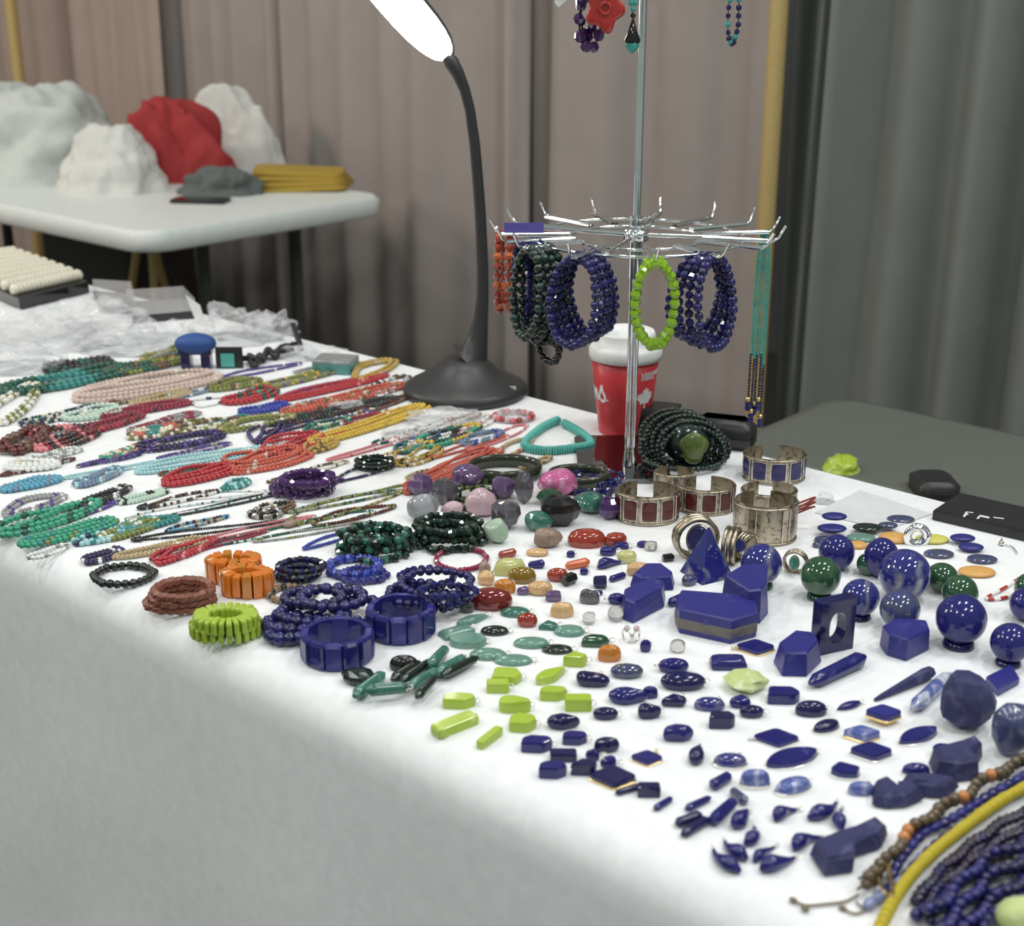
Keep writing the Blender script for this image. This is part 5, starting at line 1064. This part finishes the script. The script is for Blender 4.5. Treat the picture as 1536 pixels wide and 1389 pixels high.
NK = [
 ('deep green broad bead necklace at the outer end', 4, 594, 190, 556, 20, 8, [dgreen, teal, dgreen], 'seg', None, 2), ('black green bead necklace behind the deep green one', 68, 560, 166, 546, 14, 7, [black, dgreen], 'half', None, 2),
 ('dark green and brown bead necklace', 160, 564, 284, 538, 14, 6, [dgreen, brown, olive], 'seg', None, 2), ('olive and gold spiky bead necklace', 225, 545, 290, 520, 16, 4, [olive, tan, gold_], 'half', None, 2),
 ('broad blush coloured bead necklace', 110, 602, 330, 566, 20, 6, [nude, cream], 'one', None, 3), ('second blush coloured bead necklace', 130, 586, 300, 560, 10, 5, [nude, tan], 'one', None, 1),
 ('sand gold bead necklace', 195, 610, 285, 592, 9, 5, [tan, gold_], 'one', None, 2), ('crimson and violet bead necklace', 150, 628, 285, 606, 9, 5, [crim, indigo, crim], 'half', None, 2),
 ('pale mint bead necklace', 95, 632, 180, 616, 14, 6, [mint_, white], 'one', None, 2), ('mixed grey bead necklace at the outer end', 30, 640, 150, 612, 12, 4, [grey, indigo, cream, dgreen], 'rand', None, 2),
 ('crimson bead necklace', 110, 655, 215, 626, 12, 6, [crim, red, maroon], 'half', None, 2), ('dark red and black stick bead necklace', 52, 678, 130, 646, 24, 6, [maroon, black, crim, pinkc], 'rand', None, 3),
 ('rust brown chunky bead necklace', 16, 684, 62, 650, 18, 10, [maroon, brown], 'half', None, 2), ('yellow grey bead necklace at the outer end', 2, 640, 44, 580, 16, 6, [cream, olive, white], 'rand', None, 2),
 ('indigo faceted bead necklace', 208, 676, 335, 656, 18, 6, [indigo, indigo, violet], 'half', None, 2), ('coral and teal bead necklace', 205, 658, 262, 642, 9, 6, [coral, teal, cream], 'seg', None, 2),
 ('olive and cream bead necklace', 190, 658, 372, 632, 14, 5, [olive, cream, brown], 'rand', None, 2), ('pale cyan bead necklace', 205, 712, 410, 672, 16, 4.5, [cyan, white], 'one', None, 2),
 ('thin violet bead necklace with a dark pendant', 205, 684, 118, 702, 6, 4, [violet, indigo], 'half', ('lapis_bead', 7), 1), ('sky blue ribbon like bead necklace', 2, 738, 92, 722, 10, 6, [sky, sky, steel], 'half', None, 2),
 ('steel blue tube bead necklace', 114, 732, 182, 706, 12, 5, [steel, grey, cyan], 'half', None, 2), ('pearly white bead necklace at the outer end', 8, 706, 88, 700, 12, 7, [white, cream], 'one', None, 2),
 ('lilac grey bead necklace', 4, 776, 96, 746, 18, 5, [grey, white, violet], 'half', None, 2), ('sea green broad necklace with dark drops', 0, 806, 150, 758, 22, 8, [sea, sea, dgreen], 'half', ('black_green', 9), 2),
 ('sea green bead necklace at the front edge', 30, 822, 175, 786, 16, 7, [sea, olive, teal], 'half', None, 2), ('black bead necklace with grey drops', 126, 766, 190, 734, 12, 6, [black, grey, white], 'half', None, 2),
 ('olive bead necklace beside the teal one', 150, 812, 238, 784, 16, 6, [olive, cream], 'half', None, 2), ('teal bead necklace', 178, 800, 266, 780, 14, 6, [teal, sky], 'half', None, 2),
 ('dark teal bead necklace at the front edge', 110, 818, 200, 800, 14, 6, [teal, indigo, cyan], 'rand', None, 2), ('sandy bead necklace behind the black bracelet', 170, 840, 310, 812, 12, 5, [tan, cream], 'one', None, 2),
 ('navy tassel bead necklace at the front edge', 130, 848, 180, 826, 14, 5, [indigo, royal, white], 'half', None, 2), ('white and navy bead necklace at the front edge', 44, 840, 100, 822, 12, 5, [white, indigo, grey], 'half', None, 1),
 ('bright red coiled bead necklace', 244, 730, 350, 704, 16, 6, [red], 'one', None, 3), ('pinkish red bead necklace near the orange bracelets', 232, 848, 322, 812, 16, 6, [red, pinkc, crim], 'half', None, 2),
 ('black thread and grey bead necklace', 205, 812, 445, 780, 10, 3, [black, grey], 'one', ('black_stone', 6), 1), ('thin pink bead necklace', 250, 824, 470, 776, 8, 3, [pinkc, red], 'one', None, 1),
 ('clear and green bead necklace', 190, 782, 400, 742, 14, 3, [white, dgreen, cyan], 'half', None, 1), ('black and white bead necklace', 215, 764, 330, 738, 10, 4, [black, white, brown], 'rand', ('black_stone', 7), 1),
 ('thin green thread bead necklace', 300, 820, 560, 770, 16, 3, [dgreen, black, mint_], 'half', None, 1), ('grey thread bead necklace behind the green stack', 380, 815, 545, 785, 10, 3, [grey, olive], 'half', None, 1),
 ('royal blue thin necklace', 455, 826, 545, 796, 10, 4, [royal, violet], 'one', None, 1), ('olive and black bead necklace with a loop', 436, 790, 610, 728, 26, 3.5, [olive, black, tan], 'half', ('brown_agate', 9), 1),
 ('dark brown thread bead necklace', 470, 790, 590, 760, 18, 4, [maroon, black, olive], 'half', None, 1), ('brown patterned bead necklace', 380, 778, 440, 758, 14, 5, [brown, cream, black], 'rand', None, 2),
 ('khaki spiky bead necklace', 312, 586, 392, 574, 12, 5, [olive, tan, brown], 'half', None, 2), ('red and green cluster necklace', 338, 608, 412, 588, 14, 6, [red, dgreen, red, sea], 'half', None, 2),
 ('long bright red bead necklace', 412, 604, 582, 566, 8, 4.5, [red, pinkc], 'one', None, 2), ('thin violet bead necklace above the long red one', 430, 594, 580, 560, 7, 3, [violet, steel], 'one', None, 1),
 ('pale blue bead necklace under the long red one', 420, 616, 590, 584, 8, 3, [steel, white], 'half', None, 1), ('royal blue bar bead necklace', 360, 622, 432, 610, 9, 5, [royal, steel], 'one', None, 2),
 ('terracotta bead necklace', 420, 622, 610, 580, 10, 5, [coral, brown, tan], 'half', None, 2), ('black bead necklace below the terracotta one', 402, 640, 600, 600, 10, 4.5, [black, maroon, dgreen], 'half', None, 2),
 ('khaki large bead necklace', 330, 650, 440, 628, 14, 7, [olive, cream, tan], 'half', None, 1), ('dark violet bead cluster necklace', 384, 668, 418, 636, 14, 5, [indigo, violet], 'half', None, 2),
 ('amber yellow bead necklace', 462, 668, 644, 612, 14, 5, [yel, gold_], 'one', None, 2), ('thin straw yellow necklace', 560, 640, 660, 606, 8, 3, [yel, tan], 'one', None, 1),
 ('leaf green bead necklace', 458, 650, 528, 628, 9, 5, [dgreen, olive, sea], 'half', None, 1), ('dark red leaf bead necklace', 515, 640, 585, 620, 9, 5, [crim, red, mint_], 'half', None, 1),
 ('red spiky bead necklace', 396, 684, 480, 654, 18, 5, [red, maroon, crim], 'half', None, 3), ('orange red woven bead necklace', 340, 706, 460, 680, 24, 5, [coral, coral, nude], 'one', None, 4),
 ('thin rose red bead necklace', 490, 692, 640, 650, 8, 3, [pinkc, red], 'one', None, 1), ('gold and brown bead necklace', 460, 680, 505, 664, 12, 5, [gold_, brown], 'half', None, 2),
 ('violet dark bead necklace with grey thread', 505, 724, 610, 690, 14, 3.5, [indigo, grey, brown], 'half', ('amethyst_bead', 7), 1), ('gold and multicolour oval bead necklace', 588, 698, 656, 672, 20, 4, [gold_, black, cream], 'half', None, 3),
 ('coral red branch bead necklace', 604, 742, 745, 676, 12, 4.5, [coral, red], 'one', None, 4), ('white and pink bead necklace by the lamp', 590, 668, 740, 626, 22, 4, [white, nude, pinkc, black], 'half', None, 2),
 ('teal and navy bead necklace', 600, 682, 660, 650, 12, 5, [teal, royal, dgreen], 'rand', None, 2), ('yellow and green bead necklace', 636, 672, 718, 642, 16, 6, [yel, dgreen, black, sea], 'seg', None, 2),
 ('blue glass bead necklace', 690, 668, 752, 650, 14, 4.5, [steel, white, royal], 'half', None, 2), ('tan shell bead necklace by the turquoise one', 735, 696, 800, 660, 12, 5, [tan, cream, coral], 'half', None, 1),
 ('pink thread bead necklace', 700, 676, 790, 640, 12, 3, [pinkc, white], 'one', None, 1), ('small brown bead strand by the olive bangle', 782, 704, 826, 688, 8, 4, [tan, brown, gold_], 'half', None, 1),
 ('gold leaf bead necklace at the back edge', 530, 572, 590, 544, 14, 5, [gold_, tan], 'half', None, 2), ('silver and black bead necklace at the lamp', 560, 596, 606, 566, 14, 4, [grey, white, black, brown], 'rand', None, 2),
 ('olive and plum bead necklace', 380, 588, 520, 552, 10, 4, [olive, violet, yel], 'half', None, 2), ('thin lilac bead necklace', 330, 570, 450, 546, 8, 3, [violet, white], 'one', None, 1), ('thin grey bead necklace', 440, 560, 560, 545, 8, 3, [grey, white], 'one', None, 1),
 ('white ring of seed beads with dark dots', 298, 612, 328, 598, 14, 3.2, [white, indigo], 'half', None, 1), ('pale thread necklace in front of the red coil', 250, 750, 395, 738, 12, 2.5, [white, grey], 'one', None, 1), ('teal leaf bead necklace', 335, 738, 372, 724, 9, 5, [teal, cyan], 'half', None, 2),
 ('thin maroon bead necklace at the outer end', 2, 716, 110, 690, 8, 4, [maroon, grey], 'half', None, 1), ('grey and mint bead necklace', 20, 700, 120, 676, 10, 4, [mint_, grey, white], 'rand', None, 2), ('thin cyan thread necklace', 95, 720, 260, 690, 8, 3, [cyan, white], 'one', None, 1),
 ('green and coral bead necklace', 150, 690, 245, 664, 10, 4, [sea, coral, cream], 'rand', None, 2), ('violet and grey bead necklace', 236, 690, 345, 668, 8, 4, [violet, grey], 'half', None, 1), ('thin red thread necklace', 340, 700, 520, 650, 6, 3, [red, crim], 'one', None, 1),
 ('teal and brown bead necklace', 240, 715, 330, 695, 8, 4, [teal, brown], 'rand', None, 1), ('brown and cream bead necklace', 400, 725, 520, 695, 8, 3.5, [brown, cream], 'rand', None, 1), ('thin black thread necklace', 250, 776, 420, 742, 8, 2.8, [black], 'one', None, 1),
 ('green grey bead necklace', 430, 770, 600, 738, 10, 3.5, [olive, grey, dgreen], 'rand', None, 1), ('lilac and cream bead necklace', 100, 780, 175, 756, 8, 4, [violet, cream], 'half', None, 1), ('mint and black bead necklace', 180, 758, 250, 738, 9, 4.5, [mint_, black], 'half', None, 2),
 ('blue and tan bead necklace', 250, 800, 340, 776, 8, 4, [sky, tan, indigo], 'rand', None, 1), ('wine red thin necklace', 260, 836, 400, 798, 7, 3, [crim], 'one', None, 1), ('teal and violet bead necklace', 300, 646, 372, 626, 8, 4, [teal, violet], 'half', None, 1),
 ('brown spiky bead necklace', 160, 610, 250, 590, 9, 4, [brown, olive, crim], 'rand', None, 1), ('grey and crimson bead necklace', 190, 650, 300, 622, 9, 4, [grey, crim], 'rand', None, 2), ('steel and white bead necklace', 250, 600, 320, 584, 8, 3.5, [steel, white], 'half', None, 1),
 ('dark brown bead necklace by the lamp', 540, 622, 612, 596, 8, 4, [brown, maroon], 'half', None, 1), ('plum bead necklace', 400, 652, 470, 634, 8, 4, [indigo, maroon], 'half', None, 1), ('cream and violet bead necklace', 480, 640, 560, 616, 8, 3.5, [cream, violet], 'rand', None, 1),
 ('green and white bead necklace', 560, 668, 650, 640, 9, 3.5, [dgreen, white], 'rand', None, 1), ('thin coral thread necklace', 640, 690, 760, 655, 8, 3, [coral], 'one', None, 1), ('straw and brown bead necklace', 610, 720, 690, 700, 9, 3.5, [tan, brown], 'half', None, 1),
]
for d, u0, v0, u1, v1, w_, r_, cols, mode, pd, ly in NK: necklace(d, u0, v0, u1, v1, w_, r_, cols, mode, pendant=pd, layers=ly)
lb('silver and clear bead bracelet by the khaki necklace', 398, 770, 56, 22, 22, 'faceted', ['quartz', 'black_stone', 'silver'], 4.4)

# trays, bags and boxes at the far end
def tray(desc, P_, h, matn='black_gloss', lid=None, fill=None, name='display_tray'):
    Q = [at(u, v) for u, v in P_]; c_ = sum(Q, Vector())/4; Q = [q - c_ for q in Q]; t = thing(name, desc, 'tray', c_)
    m = MB(); m.layers([[q*s_ + Z1*z for q in Q] for s_, z in ((.985, 0), (1, .002), (1, h-.001), (.985, h))], smooth=False); m.build('base', matn, t)
    if lid:
        m = MB(); m.layers([[q*.97 + Z1*(h+z) for q in Q] for z in (.0005, .022)], smooth=False); m.build('clear_lid', lid, t)
    if fill:
        nx, ny = 16, 9
        for j in range(ny):
            m = MB()
            for i in range(nx):
                f, g = (i+.5)/nx, (j+.5)/ny; p = (Q[0]*(1-f)+Q[1]*f)*(1-g)+(Q[3]*(1-f)+Q[2]*f)*g; m.ball(p*.95 + Z1*(h+.009), .011, 7, 4, sz=(1.1, .9, 1.0))
            m.build('ring_row', fill, t, kind='stuff')
    reg(t, desc, sum(u for u, v in P_)/4, sum(v for u, v in P_)/4)
mat('cream_pearl', (.74, .70, .56), .3, coat=.3)
tray('black tray filled with rows of cream pearls at the far end', [(30, 466), (134, 440), (20, 396), (-90, 410)], .022, fill='cream_pearl', name='pearl_tray')
tray('black display box with clear lid leaning behind the front one', [(150, 470), (205, 472), (200, 450), (140, 446)], .012, 'black_gloss', 'clear_acrylic')
tray('black display box with clear lid lying in front', [(200, 486), (296, 478), (278, 458), (190, 464)], .013, 'black_gloss', 'clear_acrylic')
b_ = at(296, 490); t = thing('paper_slip', 'white folded paper slip standing beside the clear lidded box', 'paper', b_)
m = MB(); P_ = [up(278, 442, b_)-b_, up(300, 458, b_)-b_, up(310, 492, b_)-b_, up(296, 488, b_)-b_]; m.layers([[p + FH*d_ for p in P_] for d_ in (0, .001)], smooth=False); m.build('sheet', 'white_label', t)
for i, (u, v, W, D, H) in enumerate([(50, 512, .20, .17, .040), (138, 500, .17, .14, .045), (190, 526, .13, .08, .030), (20, 552, .14, .08, .030), (242, 512, .11, .09, .028), (348, 510, .13, .10, .045), (408, 500, .08, .06, .030), (468, 536, .10, .05, .016), (665, 632, .10, .05, .014), (620, 652, .07, .04, .010), (520, 612, .05, .025, .008)]):
    heap('clear_bag', ['clear plastic bag at the outer end of the table', 'clear plastic bag in front of the black trays', 'clear plastic bag behind the dark green necklace', 'clear plastic bag behind the deep green necklace', 'clear plastic bag behind the blue pouch', 'crumpled clear bag beside the blue pouch', 'crumpled clear bag near the back edge', 'flat clear bag beside the teal box', 'flat clear bag before the lamp', 'flat clear bag over the pink beads', 'flat clear bag on the terracotta necklace'][i], 'bag', u, v, W, D, H, 'clear_bag', 40+i, .4, 4.5, base=at(u, v))
mat('blue_velvet', (.022, .075, .27), .6)
b_ = at(296, 552); k_ = mpp(b_); t = thing('bracelet_stand', 'navy bracelet stand with a padded blue velvet top', 'stand', b_, YAW)
m = MB()
for s_ in (-1, 1): m.box((s_*15*k_, 0, 14*k_), (14*k_, 18*k_, 28*k_))
m.box((0, 0, 28*k_), (50*k_, 20*k_, 10*k_)); m.build('legs_frame', 'navy_bead', t)
m = MB(); m.ball((0, 0, 38*k_), 30*k_, 18, 10, sz=(1.05, .7, .52)); m.build('padded_top', 'blue_velvet', t)
for u, v, s_, mm_, d in ((345, 552, 17, 'turquoise_disc', 'teal square stone pendant in a black mount'),):
    b_ = at(u, v); k_ = mpp(b_); t = thing('stone_pendant', d, 'pendant', b_, YAW)
    m = MB(); m.box((0, 0, 16*k_), (40*k_, 5*k_, 32*k_)); m.build('mount', 'black_plastic', t); m = MB(); m.box((-2*k_, -3.5*k_, 13*k_), (20*k_, 3*k_, 20*k_)); m.build('stone', mm_, t); reg(t, d, u, v)
b_ = at(410, 545); t = thing('power_cord', 'tangled black cord lying near the back edge', 'cord', b_); rn = random.Random(8)
pts = [at(360+i*7, 554-i*1.9+rn.uniform(-7, 7)) - b_ + Z1*rn.uniform(.004, .012) for i in range(14)]; pts += [at(440, 512)-b_+Z1*.03, at(452, 528)-b_+Z1*.004]
m = MB(); m.tube(smoothpath(pts, 5), .0045, 7); m.build('cable', 'black_plastic', t)
b_ = at(408, 540); pts = [at(372+i*6, 545-i*1.2+rn.uniform(-6, 6)) - at(410, 545) + Z1*rn.uniform(.004, .012) for i in range(12)]; m = MB(); m.tube(smoothpath(pts, 4), .005, 7); m.build('second_cable', 'black_plastic', t)
b_ = at(504, 556); k_ = mpp(b_); t = thing('gift_box', 'small teal box with a grey lid at the back edge', 'box', b_, YAW+R(-12)); mat('teal_card', (.10, .30, .28), .4)
q = roundrect(60*k_, 46*k_, 3*k_, 3); m = MB(); m.layers([sc(q, 1, 0, .001), sc(q, 1, .001), sc(q, 1, 16*k_)]); m.build('body', 'teal_card', t)
m = MB(); m.layers([sc(q, 1.0, 16.5*k_), sc(q, 1, 20*k_), sc(q, 1, 21*k_, .002)]); m.build('lid', 'clear_grey', t)

# ------------------------------------------------------------------ long bead strands at the near corner
SG = 'long strands piled at the near corner'
def long_strand(desc, pts, rpx, mats, mode, name='bead_strand_necklace', shape='round', z=0, twist=0, indiv=True, gap=1.9, sz=None):
    P_ = [at(u, v) for u, v in pts]; c_ = P_[len(P_)//2]; k_ = mpp(c_); r = rpx*k_; t = thing(name, desc, 'necklace', c_, 0, SG)
    path = smoothpath([p - c_ + Z1*(r+z) for p in P_], 10); rn = random.Random(int(pts[0][0])); acc = 0; i = 0; zz_ = sz[2] if sz else 1
    if indiv:
        for a, b2 in zip(path, path[1:]):
            dd = b2-a; l = dd.length; T = dd/l; Y = Z1.cross(T).normalized()
            while acc <= l:
                o = Vector((0, 0, 0)) if not twist else (Y*math.cos(i*1.1) + Z1*(.6+.6*math.sin(i*1.1)))*(twist*k_)
                bead(t, a + T*acc + o, r*rn.uniform(.92, 1.08), shape, mats[(i//3) % len(mats)] if mode == 'seg' else rn.choice(mats), X=Z1, Z=T, sz=sz); acc += r*gap*zz_; i += 1
            acc -= l
        m = MB(); m.tube(path[::4], r*.2, 5); m.build('cord', 'black_plastic', t)
    else: strand(path, r, mats, (lambda i_, r_: r_.randrange(len(mats))), 'seed_beads', t, (7, 5), gap)
    reg(t, desc, *pts[len(pts)//2])
mat('agate_brown', (.075, .05, .03), .22, vein=(.26, .19, .10), vamt=.6, scale=140, coat=.3)
mat('agate_orange', (.50, .20, .06), .25, coat=.3)
mat('purple_black', (.016, .008, .035), .12, coat=.6)
mat('yellow_jade', (.52, .42, .02), .35, vein=(.62, .55, .10), vamt=.5, scale=90)
for j in range(2): long_strand(['brown agate bead strand twisted beside the blue ones', 'brown agate bead strand lying along its twin'][j], [(1560, 1150+j*7), (1500, 1172+j*5), (1440, 1212+j*6), (1390, 1244+j*5), (1348, 1282+j*6), (1322, 1318+j*5), (1285, 1346-j*4)], 9, ['agate_brown', 'agate_brown', 'agate_brown', 'agate_orange'], 'rand', z=.002+.006*j, twist=5)
long_strand('blue lapis tube strand behind the yellow one', [(1560, 1174), (1490, 1216), (1430, 1254), (1392, 1284), (1352, 1326), (1300, 1366)], 8.5, ['lapis', 'sodalite', 'lapis_bead'], 'rand', shape='barrel', sz=(1.1, 1.1, 1.5))
long_strand('second blue lapis tube strand behind the yellow one', [(1560, 1164), (1480, 1208), (1420, 1246), (1386, 1262), (1352, 1300), (1336, 1330)], 8, ['lapis_satin', 'lapis_bead'], 'rand', shape='barrel', z=.004, sz=(1.1, 1.1, 1.4))
long_strand('thick yellow jade bead strand', [(1560, 1184), (1500, 1216), (1440, 1260), (1390, 1302), (1352, 1346), (1322, 1400), (1310, 1440)], 10, ['yellow_jade'], 'rand', shape='disc', z=.004, sz=(1, 1, .9), gap=.9)
for j in range(5): long_strand(['purple black bead strand touching the yellow one', 'second purple black bead strand', 'third purple black bead strand', 'fourth purple black bead strand', 'fifth purple black bead strand next to the blue heap'][j], [(1570, 1204+j*12), (1500, 1241+j*12), (1440, 1284+j*12), (1396, 1326+j*11), (1372+j*6, 1358+j*9)], 7.5, ['purple_black', 'purple_black', 'navy_bead'], 'rand', z=.004*(j % 2), shape='round', twist=2)
for j in range(13):
    rn = random.Random(60+j); o = j*10
    long_strand(['first', 'second', 'third', 'fourth', 'fifth', 'sixth', 'seventh', 'eighth', 'ninth', 'tenth', 'eleventh', 'twelfth', 'thirteenth'][j] + ' lapis bead strand of the blue heap counted from the purple black ones', [(1580, 1250+o), (1520, 1280+o+rn.uniform(-5, 5)), (1470, 1308+o*1.05+rn.uniform(-6, 6)), (1420+j*3, 1348+o+rn.uniform(-5, 5)), (1378+j*5, 1386+o*.9)], 9.5, ['lapis_bead', 'lapis', 'navy_bead', 'lapis_bead'], 'rand', z=.006*(j % 3), shape='round', gap=1.85, twist=5)
m_ = at(1525, 1376); tumbled('pale green stone at the near corner on the blue strands', 1530, 1382, 76, 60, 'pale_jade', 31, .1, z=.02)
b_ = at(1325, 1330); t = thing('cord_loop', 'golden cord loop tied to the brown agate strand', 'cord', b_)
for j in range(2):
    m = MB(); P_ = [(1326+j*6, 1290), (1318, 1312), (1326, 1336), (1340, 1344), (1336, 1318), (1330+j*4, 1296)]; m.tube([p - b_ for p in smoothpath([at(u, v, .012) for u, v in P_], 5)], .0011, 6); m.build('loop', 'gold', t)
b_ = at(1230, 1355); t = thing('thread_end', 'knotted brown thread end of the agate strand lying on the cloth', 'thread', b_); mat('thread_tan', (.22, .17, .12), .7)
P_ = [(1288, 1342), (1268, 1352), (1240, 1356), (1208, 1358), (1190, 1350)]; m = MB(); m.tube([p - b_ for p in smoothpath([at(u, v, .002) for u, v in P_], 5)], .0009, 6); m.build('thread', 'thread_tan', t)
for u, v in ((1208, 1363), (1264, 1362), (1190, 1350)): m = MB(); m.ball(at(u, v, .002)-b_, .0022, 8, 5, sz=(1.4, .9, .8)); m.build('knot', 'thread_tan', t)
P_ = [(1264, 1362), (1280, 1370), (1296, 1366), (1284, 1352)]; m = MB(); m.tube([p - b_ for p in smoothpath([at(u, v, .002) for u, v in P_], 5)], .0008, 6); m.build('second_thread', 'thread_tan', t)
b_ = at(1497, 885); t = thing('red_white_cord', 'red and white twisted cord lying beside the green spheres', 'cord', b_); P_ = [(1536, 862), (1510, 880), (1480, 897), (1500, 898), (1530, 890)]
path = smoothpath([at(u, v, .002) - b_ for u, v in P_], 6)
for i in range(0, len(path)-2, 2):
    m = MB(); m.tube(path[i:i+3], .0017, 6); m.build('cord_segment', 'red_coral' if (i//2) % 2 else 'white_label', t)
b_ = at(1510, 818); t = thing('wire_earring', 'fine wire earring lying in front of the black box', 'earring', b_); m = MB(); m.tube([p - b_ for p in smoothpath([at(u, v, .002) for u, v in ((1503, 808), (1500, 816), (1508, 817), (1518, 820), (1526, 830))], 5)], .0007, 5); m.build('wire', 'silver', t)
m = MB(); m.ball(at(1502, 815, .002)-b_, .003, 8, 5); m.build('bead_drop', 'old_silver', t)

# ------------------------------------------------------------------ labels: tell like things apart by what stands beside them
def settle():
    for o, d, u, v in REG:
        n = len(d.split())
        if n > 5: continue
        best = None
        for o2, d2, u2, v2 in REG:
            if o2 is o or len(d2.split()) < 4 or len(d2.split()) + n > 14: continue
            q = math.hypot(u-u2, 1.8*(v-v2)) + (12 if len(d2.split()) < 6 else 0)
            if best is None or q < best[0]: best = (q, d2)
        if best: o['label'] = d + ' beside the ' + best[1]
settle()
